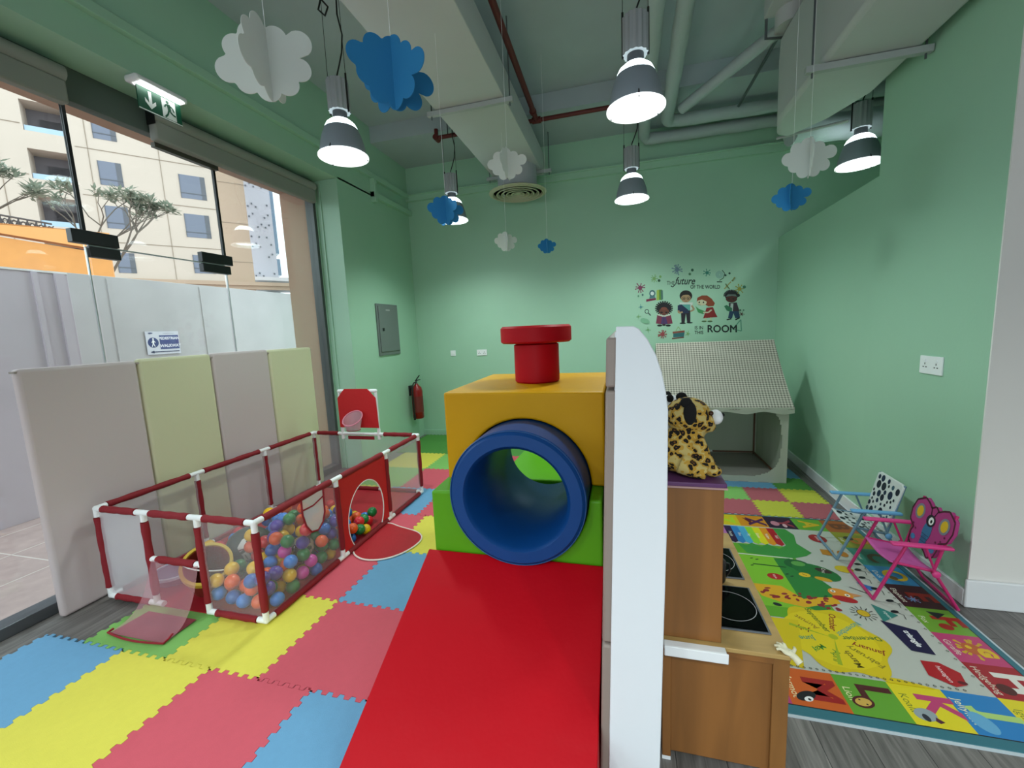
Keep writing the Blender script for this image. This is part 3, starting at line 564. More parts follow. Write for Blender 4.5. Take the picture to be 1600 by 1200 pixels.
d.poly([(102, 58), (103, 50), (110, 45), (118, 45), (125, 52), (130, 62), (128, 68), (120, 69), (112, 62)], '8a3f22'); d.el(110, 60, 7.5, 7, 'c9c4a2'); d.poly([(102, 57), (104, 50), (112, 47), (120, 54), (117, 58), (110, 54)], '8a3f22'); d.el(106, 60, 1.2, 1.8, K); d.el(112.5, 60, 1.2, 1.8, K); d.line([(104, 65), (108, 66)], .7, '8a3f22'); d.build('reading_child', t)
d = dec(42, 102, 37, 85); kid_hair(d, 155, 54, 12, '10121a', 15, True); d.el(155, 60, 8.5, 7, '4c241c'); d.poly([(146, 56), (150, 51), (161, 51), (164, 56), (156, 54)], '5f6d68'); d.el(151, 60, 1.6, 1.2, K); d.el(158, 60, 1.6, 1.2, K)
d.poly([(151, 68), (163, 67), (167, 84), (152, 85)], '3a2f38'); d.poly([(154, 69), (158, 69), (157, 84), (153, 84)], 'b5c4ba'); d.poly([(144, 74), (148, 72), (156, 78), (156, 86), (148, 83)], '2f7350'); d.poly([(152, 84), (166, 84), (168, 97), (161, 98), (158, 88), (156, 98), (150, 98)], '22405c'); d.line([(148, 101), (155, 99)], 2.4, K); d.line([(161, 101), (167, 97)], 2.4, K); d.build('reading_child', t)
d = dec(); d.poly([(21, 52), (37, 50), (37, 53), (21, 56)], '7a2040'); d.el(31, 43, 5, 5.5, '3d6a70'); d.el(31, 43, 3, 3, 'd5e0da'); d.poly([(26, 51), (27, 47), (35, 47), (36, 50)], '4f7b82'); d.poly([(38, 38), (42, 37), (42, 53), (38, 54)], 'a0b84a'); d.poly([(42, 37), (47, 37), (47.5, 53), (42, 53)], '568a3a'); d.poly([(45, 38), (48, 38), (48.5, 52), (45.5, 52.5)], '49706a'); d.build('clock_and_books', t)
d = dec(); d.poly([(64, 103), (83, 101), (83, 104), (64, 106)], '8a4a3a'); d.poly([(65, 106), (83, 104), (82, 111), (65, 112)], '2f6a6e'); d.line([(63, 114), (82, 112)], 2, '6a3530'); d.line([(69, 102), (73, 95), (77, 101)], .9, '8fb46a'); d.build('book_stack', t)
d = dec(); d.ring(137, 14, 6, 5.2, '8fb8a8'); d.line([(141, 7), (145, 12), (143, 19), (137, 23)], 1.1, '2f4a40') ; d.line([(133, 25), (141, 25)], 1.6, '22342c'); d.build('globe', t)
d = dec(); d.ring(22, 71, 3.6, 1.1, '2c3a3a'); d.line([(24.5, 73.5), (28.5, 77.5)], 1.6, '2c3a3a'); d.build('magnifying_glass', t)
d = dec()
for x, y, r, c, n in ((11, 34, 8, '7d2f52', 9), (34, 20, 6, '7fae68', 9), (71, 6, 8, '6a8492', 11), (118, 11, 6, '3f8a78', 7), (167, 36, 7, '9c9a3c', 7), (48, 107, 7.5, '9a4246', 10), (12, 64, 4, '4a8f92', 4), (8, 79, 4, '7fae78', 4), (24, 100, 4, '6fa26c', 4), (88, 106, 4, '7fae68', 5), (170, 75, 4, '5a4a3c', 6)): d.splat(x, y, r, c, n, int(x))
for x, y, r, c in ((42, 23, 2.2, '2d5a3c'), (44, 17, 2, '7fae68'), (95, 7, 2.2, '3a6a50'), (91, 13, 2, '4a7a58'), (146, 15, 1.6, '1d4a3c'), (152, 12, 1.6, '1d4a3c'), (174, 33, 2.4, '3f7a62'), (165, 46, 2.6, K), (15, 45, 1.6, '3f6a6a'), (8, 47, 1.4, '5f9a78'), (168, 69, 1.4, '3f6a50'), (173, 69, 1.2, '4f7a60')): d.el(x, y, r, None, c, n=12)
d.line([(144, 36), (154, 25)], 1.5, 'a09a5a'); d.line([(146, 28), (152, 36)], 1.3, '5f6a3a'); d.line([(156, 24), (160, 18)], 2.2, '7f8a50'); d.poly(ell(19, 86, 8, 4, rot=.3), '7fb491'); d.build('paint_splats', t)
d = dec(); d.line([(157, 99), (169, 84), (170, 102), (157, 99)], 1.6, '5f9a80'); d.build('set_square', t)

# ================================================================== FLOOR TILES
TC = {'b': ('blue', '659bc2'), 'y': ('yellow', 'd9cf4e'), 'p': ('pinkish red', 'cc5262'), 'g': ('green', '7cb65e'), 'd': ('dark green', '4c8c3a'), 'r': ('maroon pink', 'a95560'), 'o': ('olive yellow', 'b9b93a')}
TM = {k: mat('eva_foam_' + v[0].replace(' ', '_'), v[1], rough=.75, bump=.08, bscale=250, var=.02, vscale=40) for k, v in TC.items()}
def tooth(s, a, per):
    q = (s / per) % 1.0
    if q < .05: return a
    if q < .45: return a
    if q < .55: return a - 2 * a * (q - .45) / .1
    return -a
def edge(p, fixed, lo, hi, a, per, vert, rev):
    st = per / 20; n = int(round((hi - lo) / st)); r = []
    for i in range(n + 1):
        s = lo + (hi - lo) * i / n; w = tooth(s, a, per) * (0 if (s - lo < .0121 or hi - s < .0121) else 1)
        r.append((fixed + w, s) if vert else (s, fixed + w))
    return r[::-1] if rev else r
def tile(x0, x1, y0, y1, key, z, lab, per=.06, a=.010, th=.012, grp='large interlocking floor tiles'):
    g = .0012; cx, cy = (x0 + x1) / 2, (y0 + y1) / 2; pts = []
    pts += edge(None, y0, x0, x1, a, per, False, False)[:-1]; pts += edge(None, x1, y0, y1, a, per, True, False)[:-1]; pts += edge(None, y1, x0, x1, a, per, False, True)[:-1]; pts += edge(None, x0, y0, y1, a, per, True, True)[:-1]
    s_ = 1 - g / (x1 - x0) * 2; pts = [((x - cx) * s_, (y - cy) * s_) for x, y in pts]
    o = MB().prism(pts, 0, th).build('foam_tile', TM[key], loc=(cx, cy, z)); tag(o, lab, 'foam tile', grp); return o
rows = [(.21, .81, -3.21, 'pbyp', 'row nearest the camera'), (.81, 1.41, -3.21, 'byppb', None), (1.41, 2.0, -2.91, 'gypgb', 'row under the front of the ball pit'), (2.0, 2.6, -2.91, 'bpbpg', 'row beside the ball pit corner'), (2.6, 3.2, -2.91, 'gpygb', 'row beside the ball pit doorway'),
        (3.2, 3.8, -3.0, 'ybpgy', 'row by the far corner of the ball pit'), (3.8, 4.4, -2.91, 'gppbg', 'row just behind the ball pit'), (4.4, 5.0, -2.91, 'ygpby', 'row in front of the last row'), (5.0, 5.6, -3.05, 'ddddb', 'last but one row before the back wall'), (5.6, 5.96, -3.05, 'dddgy', 'row against the back wall')]
rows[1] = (.81, 1.41, -3.21, 'bypbg', 'front row at the left')
ords = ['first', 'second', 'third', 'fourth', 'fifth']
shorts = ['nearest row to the camera', 'second row from the camera', 'third row from the camera', 'fourth row from the camera', 'fifth row from the camera', 'sixth row from the camera', 'seventh row from the camera', 'third row from the back wall', 'second row from the back wall', 'row against the back wall']
for (y0, y1, xs, cs, _), lab in zip(rows, shorts):
    for i, k in enumerate(cs):
        x0 = xs + i * .6; tile(x0, min(x0 + .6, -.16), y0, y1, k, 0, f'large {TC[k][0]} foam tile, {ords[i]} from the left, {lab}')
rr_ = ['pprypy', 'gpgryo', 'rbpogd', 'oyrpgb', 'gbyorp', 'rgbyoo']
small = [['g', 'b', 'r', 'o', 'r'], ['b', 'y', 'g', 'r', 'o'], ['y', 'r', 'b', 'b', 'd'], ['r', 'g', 'y', 'p', 'b'], ['b', 'y', 'r', 'g', 'y'], ['g', 'b', 'y', 'r', 'g']]
sr = ['nearest row to the rug', 'second row from the rug', 'row under the tent front', 'row under the tent middle', 'row under the tent back', 'row behind the tent']
for j, cs in enumerate(small):
    for i, k in enumerate(cs):
        x0 = .2 + i * .304; tile(x0, x0 + .304, 3.67 + j * .31, 3.98 + j * .31, k, 0, f'small {TC[k][0]} foam tile, {ords[i]} from left, {sr[j]}', .05, .008, .011, 'small interlocking floor tiles')

# ================================================================== RUG (print reads up = +X, right = -Y)
def rp(x, y, k): return (x, y, .0065 + k)
RX0, RX1, RY0, RY1 = .60, 1.73, 1.74, 3.665
t = thing('alphabet_rug', 'padded alphabet rug printed with letters, animals and a sun of months, on the right', 'rug', (0, 0, 0))
m_ = MB(); m_.grid(lambda u, v: (RX0 + (RX1 - RX0) * u, RY0 + (RY1 - RY0) * v, .006), 2, 2); m_ = MB().box(RX0, RX1, RY0, RY1, 0, .0064); m_.build('mat_body', mat('teal_rug_binding', '2f6a78', rough=.5), t, bevel=.002)
MB().box(RX0 - .012, RX1 + .012, RY0 - .012, RY1 + .012, 0, .004).build('binding', mat('pale_binding', 'b9c4cc', rough=.6), t)
d = Decal(rp, .42, .00001)
def rect(x0, x1, y0, y1, c): d.poly([(x0, y0), (x1, y0), (x1, y1), (x0, y1)], c)
rect(.6, 1.70, 1.785, 3.65, '15151c'); rect(.6, 1.695, 1.79, 3.645, 'b6b8b0')
def rt(txt, x, y, size, c, a=0, **k): d.text(txt, x, y, size, c, rot=a - PI / 2, **k)
near = [(.60, .68, 'b03a78', ''), (.68, .90, 'c85a1c', 'Marmot'), (.90, 1.11, '5f9a2c', 'Lion'), (1.11, 1.305, 'd9c81c', 'Koala'), (1.305, 1.5, '1f78b8', 'Jellyfish'), (1.5, 1.695, 'd9c81c', 'Iguana')]
for x0, x1, c, w in near:
    rect(x0, x1, 1.79, 1.995, c)
    if w: d.text(w, x0 + .03, 1.895, .042, 'e6dfae' if c != 'd9c81c' else '6f7a22', rot=-PI / 2)
far = [(.60, .70, '78b428'), (.70, .90, 'c8b41e'), (.90, 1.10, 'c8841c'), (1.10, 1.30, '2a1430'), (1.30, 1.5, '5f9a2c'), (1.5, 1.695, 'a05018')]
for x0, x1, c in far: rect(x0, x1, 3.45, 3.645, c)
side = [(1.995, 2.19, '9a1420', 'Hedgehog'), (2.19, 2.385, 'b83a6c', 'Giraffe'), (2.385, 2.585, '6a9a2c', 'Fox'), (2.585, 2.8, '3a0c1c', 'Elephant'), (2.8, 3.0, '2f78a8', 'Duck'), (3.0, 3.22, '2f7a6c', 'Cow'), (3.22, 3.45, '8a8a1c', 'Bear')]
for y0, y1, c, w in side: rect(1.5, 1.695, y0, y1, c); d.text(w, 1.53, (y0 + y1) / 2, .038, 'd0cbb8', rot=-PI / 2)
# letter pictures
L_ = lambda ch, x, y, c, s=.17: d.text(ch, x, y, s, c, rot=-PI / 2, bold=.006)
L_('M', .82, 1.89, '9a1418'); d.el(.75, 1.845, .045, .022, '15101a', .5); d.el(.755, 1.83, .02, .012, 'e8e8e8', .5); d.el(.757, 1.828, .006, None, '101820')
L_('L', 1.03, 1.92, '4c1418'); d.el(.965, 1.86, .042, .03, '4c1418', .3); d.el(.965, 1.86, .032, .02, 'c8a24a', .3); d.el(.955, 1.87, .004, None, '101010'); d.el(.975, 1.85, .004, None, '101010')
L_('K', 1.24, 1.90, 'b83a6c'); d.el(1.17, 1.845, .04, .03, '8f9aa0', .3); d.el(1.165, 1.83, .012, .018, '2a2a38'); d.poly([(1.19, 1.82), (1.2, 1.81), (1.22, 1.82), (1.2, 1.84)], '4c1430')
L_('J', 1.44, 1.89, 'a8c870'); d.el(1.36, 1.85, .035, .05, '5fa0c8', .3)
L_('I', 1.62, 1.9, '5f9a2c')
L_('H', 1.63, 2.09, 'd8d4cc'); d.el(1.57, 2.05, .03, .03, '4c1a14')
d.splat(1.61, 2.29, .065, 'c8a01c', 12, 5); d.el(1.61, 2.29, .04, None, 'b85a28'); d.el(1.60, 2.30, .012, None, 'd9b01c'); L_('G', 1.65, 2.27, 'd9b01c', .08)
L_('F', 1.63, 2.49, '9a2014'); d.poly([(1.58, 2.56), (1.66, 2.55), (1.6, 2.5)], '14181c'); d.el(1.60, 2.44, .03, .025, '9a2014'); L_('E', 1.63, 2.69, '8a1a14'); d.splat(1.58, 2.66, .03, '6a88b8', 8, 4)
d.ring(1.62, 2.9, .06, .022, 'c8a41c'); d.el(1.60, 2.87, .02, None, '6a4a14'); L_('C', 1.63, 3.1, '5a3a1c'); L_('B', 1.63, 3.33, 'c8741c'); d.el(1.58, 3.36, .03, None, '3a2a14')
L_('X', 1.02, 3.54, '4a2050'); d.poly([(.94, 3.60), (.98, 3.5), (1.0, 3.56)], '5a1a2a'); L_('Y', 1.21, 3.54, '8a3040'); d.el(1.16, 3.53, .03, .04, 'b8788a'); d.el(1.22, 3.5, .015, .03, 'c8a0a8'); L_('Z', .8, 3.54, 'a8c828'); L_('A', 1.4, 3.55, 'c8a41c'); L_('B', 1.6, 3.55, '6a3018')
# rainbow of colour bars
for i, c in enumerate(['b06aa8', '2a1440', '2f78b8', '4aa0c8', '8cc832', 'd9d01c', 'd98a1c', 'a81424']):
    x0 = .715 + i * .05; d.poly([(x0, 3.435), (x0 + .05, 3.435), (x0 + .05, 3.19), (x0 + .025, 3.165), (x0, 3.19)], c)
for i, w in enumerate(['Purple', 'Blue', 'Sky', 'Green', 'Yellow', 'Red']): d.text(w, .79 + i * .062, 3.3, .03, 'e0e0d8', rot=-PI / 2)
# meadow
def blob(c, pts): d.poly(pts, c)
rect(.6, 1.12, 2.36, 3.16, '5fa024'); rect(.6, .98, 2.45, 3.0, '7cb82a')
blob('3a8a3c', [(1.115, 3.44), (1.2, 3.44), (1.23, 3.35), (1.2, 3.22), (1.25, 3.1), (1.2, 3.05), (1.1, 3.0), (.83, 3.03), (.80, 3.16), (.86, 3.14), (.9, 3.18), (.95, 3.13), (1.0, 3.18), (1.06, 3.12), (1.12, 3.18)])
d.line([(.74, 3.012), (1.1, 3.0)], .012, 'd0d4c4')
blob('2a7a34', [(.98, 2.98), (1.08, 3.0), (1.2, 2.7), (1.17, 2.58), (1.05, 2.42), (.98, 2.5)])
d.line([(.83, 2.89), (1.02, 2.88)], .012, '14481c')
# crocodile
d.el(1.10, 2.93, .075, .06, '1a5a2c', 0); d.el(1.18, 2.86, .13, .085, '1f6a30', -.5); d.el(1.11, 2.94, .04, .03, '5a9a48'); d.el(1.23, 2.88, .045, .025, '38141c', -.4); d.text('Croc', 1.23, 2.88, .03, 'e0d8d0', rot=-PI / 2 - .3); d.el(1.10, 2.81, .032, .025, 'd9b01c'); d.el(1.19, 2.78, .045, .022, 'c8961c', -.3); d.line([(1.09, 2.82), (1.11, 2.8)], .006, '9a5a14')
# apple, specks
d.el(.92, 2.76, .045, .035, 'b01420'); d.text('apple', .92, 2.76, .022, 'e8d0c8', rot=-PI / 2)
for x, y in ((.84, 2.96), (.87, 2.95), (.82, 2.87), (1.02, 2.78), (1.0, 2.8), (1.27, 3.0), (1.13, 2.6)): d.el(x, y, .012, .005, '14281c', .4)
# giraffe
blob('d9a41c', [(.76, 2.66), (.92, 2.66), (1.0, 2.55), (1.08, 2.58), (1.18, 2.60), (1.18, 2.54), (1.05, 2.50), (.98, 2.47), (.86, 2.5), (.78, 2.54)])
rn = random.Random(5)
for i in range(34):
    x = .79 + rn.random() * .36; y = (2.63 - (x - .79) * .15) - rn.random() * .1; d.el(x, y, rn.uniform(.008, .02), rn.uniform(.006, .013), '8a1a2c', rn.random())
d.el(1.22, 2.64, .06, .05, 'd98a28', -.4); d.el(1.22, 2.59, .06, .028, 'a81420', -.2); d.el(1.19, 2.66, .013, None, 'f0e8d8'); d.el(1.25, 2.63, .013, None, 'f0e8d8'); d.el(1.19, 2.66, .006, None, '101010'); d.el(1.25, 2.63, .006, None, '101010'); d.poly([(1.27, 2.66), (1.33, 2.64), (1.28, 2.62)], 'c88a5a')
# sun of months
SX, SY = 1.02, 2.24
pts = []
for i in range(60):
    a = 2 * PI * i / 60; r = 1 + .09 * math.cos(6 * a); pts.append((SX + .215 * r * math.cos(a) + .0, SY + .235 * r * math.sin(a)))
d.poly(pts, 'd2b80c'); d.el(SX - .02, SY, .2, .2, 'dcc414'); blob('5fa024', [(.6, 2.36), (.75, 2.36), (.80, 2.43), (.6, 2.45)]); blob('d2b80c', [(.6, 2.05), (.8, 2.0), (.9, 2.35), (.6, 2.35)]); blob('d2b80c', [(1.08, 2.03), (1.18, 2.02), (1.3, 1.99), (1.12, 1.99)])
for i, (w, c) in enumerate((('January', '8a2a14'), ('December', '3a6a2c'), ('November', '5a9a8a'), ('October', '8a1a14'), ('September', '5a6a14'), ('August', '9a7a14'), ('July', '6a2a10'), ('June', '4a8a6a'), ('May', '3a8a2c'), ('April', '6a8a1c'), ('March', '6a5a10'), ('February', '8a7a14'))):
    a = -.35 + i * PI / 6; d.text(w, SX + .13 * math.cos(a), SY + .135 * math.sin(a), .042, c, rot=a + (0 if math.cos(a) > -.2 else PI) + PI, bold=.0008)
d.el(SX, SY + .01, .02, None, 'a8b01c')
for a in (-1.9, 2.7): d.poly([(SX, SY), (SX + .19 * math.cos(a), SY + .19 * math.sin(a)), (SX + .19 * math.cos(a + .1), SY + .19 * math.sin(a + .1))], '9aaa1c')
d.el(.84, 2.47, .022, .015, '141828', -.3)
# little sun, shapes with words
d.splat(1.25, 2.475, .001, 'c8a41c'); 
for i in range(14): a = 2 * PI * i / 14; d.line([(1.255 + .036 * math.cos(a), 2.475 + .036 * math.sin(a)), (1.255 + .06 * math.cos(a), 2.475 + .06 * math.sin(a))], .004, '2a2a2a')
d.el(1.255, 2.475, .03, None, '2a2a2a'); d.el(1.255, 2.475, .027, None, 'c8a41c')
d.poly([(1.335, 2.57), (1.42, 2.49), (1.32, 2.42)], '2f7a72'); d.text('square', 1.37, 2.48, .025, 'd8e0d8', rot=-PI / 2)
d.poly([(1.31, 2.43), (1.44, 2.38), (1.42, 2.21), (1.33, 2.22)], '12143c'); d.text('triangle', 1.385, 2.31, .038, 'e8e8e8', rot=-PI / 2, bold=.001)
d.poly([(1.33, 2.16), (1.40, 2.16), (1.45, 2.11), (1.43, 2.04), (1.38, 2.02), (1.31, 2.07)], 'a8101c'); d.text('hexagon', 1.38, 2.09, .028, 'e8d8d8', rot=-PI / 2); d.el(1.42, 2.05, .018, .01, '5a0a14')
d.el(1.37, 3.32, .055, .06, '9a1420'); d.text('circle', 1.37, 3.32, .028, 'e8d8d8', rot=-PI / 2); d.poly([(1.32, 3.16), (1.40, 3.16), (1.38, 3.08), (1.31, 3.09)], 'b87a1c'); d.el(1.44, 3.12, .03, .04, 'b8741c'); d.el(1.36, 2.92, .05, .04, 'c8b01c'); d.poly([(1.36, 2.78), (1.44, 2.74), (1.4, 2.7)], '3a6ab0'); d.line([(1.3, 2.72), (1.38, 2.66)], .005, '101018')
for x, y in ((1.44, 2.93), (1.42, 2.84), (1.43, 2.73), (1.45, 2.62), (1.42, 2.52), (1.47, 3.0)): d.el(x, y, .02, .012, '101018', .3); d.line([(x, y), (x + .03, y - .02), (x + .02, y - .06)], .003, '202028')
for i in range(26): rr2 = 1.21 + (i % 13) * .02; d.ring(.75 + i * .026, 2.008, .006, .0025, '3a3a30', 8); d.ring(1.488, 2.05 + i * .05, .006, .0025, '5a5a48', 8)
rg = d.build('print', t)

# ================================================================== PADDED SHOPFRONT MAT
FM = [mat('pale_mauve_vinyl', 'c6b8b8', rough=.5, bump=.06, bscale=12), mat('cream_vinyl', 'cfceaa', rough=.5, bump=.06, bscale=12)]
t = thing('folding_wall_mat', 'tall padded folding mat in mauve and cream panels standing behind the ball pit', 'mat', (-3.30, 1.53, .003))
ys = [0, .62, 1.17, 1.75, 2.33]
for k in range(4):
    o = MB().box(-.055, .0, ys[k] + .004, ys[k + 1] - .004, 0, 1.525 + (0, .01, .015, .01)[k]).build('panel', FM[k % 2], t, bevel=.022, seg=4)
    o['label'] = ('mauve', 'cream')[k % 2] + ' padded panel'
MB().box(-.05, -.005, .0, 2.33, 1.50, 1.512).build('hinge_seam', mat('seam', '9a9088', rough=.8), t)

# ================================================================== BALL PIT
PX0, PX1, PY0, PY1, PH = -3.22, -1.985, 1.735, 3.665, .61
pit = thing('ball_pit', 'red and white netted play pen filled with plastic balls', 'play pen', (0, 0, .0145))
PR = .019
def rail(a, b, name='rail_sleeve', r=.021, cut=.06):
    a, b = Vector(a), Vector(b); L = (b - a).length; a2 = a.lerp(b, cut / L); b2 = b.lerp(a, cut / L); n = 9
    rr = [r * (1 + .10 * math.sin(i * 2.1 + a.x * 7)) for i in range(n)]
    MB().tube([a2.lerp(b2, i / (n - 1)) for i in range(n)], rr, 12).build(name, RED, pit, smooth=True)
def conn(p, dirs, L=.055, r=.017):
    m_ = MB(); p = Vector(p)
    for q in dirs: m_.tube([p, p + Vector(q) * L], r, 12)
    m_.sphere(p, r * 1.05, 12); m_.build('pipe_connector', WPLAST, pit, smooth=True)
FXs = [PX0, -2.82, -2.40, PX1]; RYs = [PY0, 2.42, 3.07, PY1]; LYs = [PY0, 2.38, 3.02, PY1]
X_, Y_, Z_ = Vector((1, 0, 0)), Vector((0, 1, 0)), Vector((0, 0, 1))
for i in range(3): rail((FXs[i], PY0, PH), (FXs[i + 1], PY0, PH))
for i in range(3): rail((PX1, RYs[i], PH), (PX1, RYs[i + 1], PH)); rail((PX0, LYs[i], PH), (PX0, LYs[i + 1], PH)); rail((PX1, RYs[i], .02), (PX1, RYs[i + 1], .02)); rail((PX0, LYs[i], .02), (PX0, LYs[i + 1], .02))
for x in FXs: rail((x, PY0, .02), (x, PY0, PH), 'post_sleeve')
for y in RYs[1:]: rail((PX1, y, .02), (PX1, y, PH), 'post_sleeve')
for y in LYs[1:]: rail((PX0, y, .02), (PX0, y, PH), 'post_sleeve')
rail((FXs[1], PY0, .315), (FXs[2], PY0, .315)); rail((FXs[0], PY0, .02), (FXs[1], PY0, .02)); rail((FXs[2], PY0, .02), (FXs[3], PY0, .02))
HX0, HX1 = -2.85, -2.42
rail((PX0, PY1, PH), (HX0, PY1, PH)); rail((HX1, PY1, PH), (PX1, PY1, PH)); rail((PX0, PY1, .02), (HX0, PY1, .02)); rail((HX0, PY1, .02), (HX1, PY1, .02)); rail((HX1, PY1, .02), (PX1, PY1, .02))
MB().tube([(HX0, PY1, PH), (HX1, PY1, PH)], .014, 12).build('bare_pipe', WPLAST, pit, smooth=True)
for z, up in ((PH, -Z_), (.02, Z_)):
    conn((PX0, PY0, z), (X_, Y_, up)); conn((PX1, PY0, z), (-X_, Y_, up)); conn((PX0, PY1, z), (X_, -Y_, up)); conn((PX1, PY1, z), (-X_, -Y_, up))
    for x in FXs[1:3]: conn((x, PY0, z), (X_, -X_, up) if z > .3 or x < -2.5 else (X_, up))
    for y in RYs[1:3]: conn((PX1, y, z), (Y_, -Y_, up))
    for y in LYs[1:3]: conn((PX0, y, z), (Y_, -Y_, up))
    for x in (HX0, HX1): conn((x, PY1, z), (X_, -X_, up, -up))
conn((FXs[1], PY0, .315), (X_, Z_, -Z_)); conn((FXs[2], PY0, .315), (-X_, Z_, -Z_))
NET = mesh_net('white_netting', 'd4cfd4', .30); NETR = mesh_net('pink_netting', 'b86a78', .62)
NETC = mesh_net('sheer_netting', 'd4cfd4', .2)
def netp(fn, nu=8, nv=4, name='net_panel', m=NET): return MB().grid(fn, nu, nv).build(name, m, pit, smooth=True)
def flat(a, b, bulge=.01, z0=.03, z1=PH - .01):
    a, b = Vector(a), Vector(b); nn = (b - a).cross(Z_).normalized()
    return lambda u, v: tuple(a.lerp(b, u) + nn * bulge * math.sin(PI * u) * math.sin(PI * v) + Z_ * (z0 + (z1 - z0) * v))
netp(flat((FXs[0], PY0, 0), (FXs[1], PY0, 0), .03), m=mesh_net('bright_netting', 'dcd8de', .5)); netp(flat((FXs[2], PY0, 0), (FXs[3], PY0, 0)), m=NETC)
netp(flat((FXs[1], PY0, 0), (FXs[2], PY0, 0), .0, .325)) if False else None
netp(flat((PX1, RYs[0], 0), (PX1, RYs[1], 0)), m=NETC); netp(flat((PX1, RYs[2], 0), (PX1, RYs[3], 0)))
for i in range(3): netp(flat((PX0 + .01, LYs[i], 0), (PX0 + .01, LYs[i + 1], 0)))
netp(flat((PX0, PY1, 0), (PX1, PY1, 0)))
MB().box(PX0, PX1, PY0, PY1, 0, .006).build('floor_sheet', mat('red_floor_sheet', 'a81626', rough=.6), pit)
# draped net flap in front
m_ = MB(); m_.grid(lambda u, v: (-2.80 + .38 * u + (v * .10 - .05) * (1 - u) * 0 + (-.04 * v) * (1 - u) * 1.0, PY0 - .012 - .24 * v - .02 * math.sin(u * 9) * (1 - v) * .5, .006 + .30 * (1 - v) ** 3.2 + .012 * math.sin(u * 14 + 2 * v) * (1 - v)), 24, 12)
f_ = m_.build('net_flap', mesh_net('flap_netting', 'c78d98', .42), pit, smooth=True)
eb = [(-2.80 - .04 * v * 1, PY0 - .012 - .24 * v ** 1.1, .008 + .30 * (1 - v) ** 1.7) for v in [i / 10 for i in range(11)]] + [(-2.84 + .42 * u, PY0 - .252 - .02 * math.sin(PI * u), .008) for u in [i / 8 for i in range(1, 9)]] + [(-2.42, PY0 - .012 - .24 * v ** 1.1, .008 + .30 * (1 - v) ** 1.7) for v in [1 - i / 10 for i in range(1, 11)]]
MB().tube(eb[9:21], .006, 6).build('flap_binding', MAROON, pit, smooth=True)
MB().add([(-2.83, PY0 - .25, .004), (-2.43, PY0 - .25, .004), (-2.43, PY0 - .06, .006), (-2.81, PY0 - .06, .006)], [(0, 1, 2, 3)]).build('flap_underside', mat('dull_red_cloth', '8f3844', rough=.8), pit)
# red door panel with oval opening (in the y-z plane)
m_ = MB(); n = 48; y0, y1 = RYs[1] + .02, RYs[2] - .02; cy, cz, ry, rz_ = 2.745, .20, .235, .275; o_, i_ = [], []
for k in range(n):
    a = 2 * PI * k / n; c_, s_ = math.cos(a), math.sin(a); i_.append((PX1, cy + ry * c_, max(.012, cz + rz_ * s_)))
    sc_ = min((y1 - cy) / max(c_, 1e-6) if c_ > 0 else (y0 - cy) / min(c_, -1e-6), (PH - cz) / max(s_, 1e-6) if s_ > 0 else (.01 - cz) / min(s_, -1e-6)); o_.append((PX1, cy + sc_ * c_, cz + sc_ * s_))
m_.add(o_ + i_, [(k, (k + 1) % n, n + (k + 1) % n, n + k) for k in range(n)]); m_.build('door_panel', mat('bright_red_fabric', 'c4161c', rough=.7, bump=.1, bscale=30), pit, solid=.003)
MB().tube([i_[k % n] for k in range(-6, 31)] , .005, 6).build('door_piping', WPLAST, pit, smooth=True)
fl = [(PX1 + .0, 2.53)] + [(PX1 + .18 * 0 + x, y) for x, y in ((.06, 2.47), (.16, 2.43), (.28, 2.45), (.38, 2.53), (.44, 2.66), (.45, 2.79), (.40, 2.90), (.30, 2.97), (.20, 3.0), (.12, 3.02), (.05, 3.03))] + [(PX1 + .0, 3.0)]
fl = [(PX1, 2.53)] + [(PX1 + x, y) for x, y in ((.06, 2.47), (.16, 2.43), (.28, 2.45), (.38, 2.53), (.44, 2.66), (.45, 2.79), (.38, 2.88), (.26, 2.92), (.15, 2.95), (.06, 2.99))] + [(PX1, 2.99)]
for _ in range(2):
    ch = [fl[0]]
    for (xa_, ya_), (xb_, yb_) in zip(fl, fl[1:]): ch += [(xa_ * .75 + xb_ * .25, ya_ * .75 + yb_ * .25), (xa_ * .25 + xb_ * .75, ya_ * .25 + yb_ * .75)]
    fl = ch + [fl[-1]]
MB().prism(fl, .002, .007).build('door_flap', mat('crimson_flap', 'a80a1c', rough=.6, bump=.3, bscale=8), pit)
MB().tube([(x, y, .006) for x, y in fl[1:]], .006, 6).build('flap_piping', mat('cream_piping', 'e8dcd4', rough=.6), pit, smooth=True)
# small net pocket
pk = [(2.07, .60), (2.27, .60), (2.265, .44), (2.24, .38), (2.19, .345), (2.13, .36), (2.09, .42), (2.07, .50)]
MB().prism(pk, PX1 + .012, PX1 + .014, 'yz').build('net_pocket', mesh_net('pocket_netting', 'e6dfe0', .6), pit)
MB().tube([(PX1 + .016, y, z) for y, z in pk[1:] + pk[:1]], .006, 6).tube([(PX1 + .016, 2.07, .53), (PX1 + .016, 2.17, .525), (PX1 + .016, 2.265, .55)], .005, 6).build('pocket_binding', MAROON, pit, smooth=True)
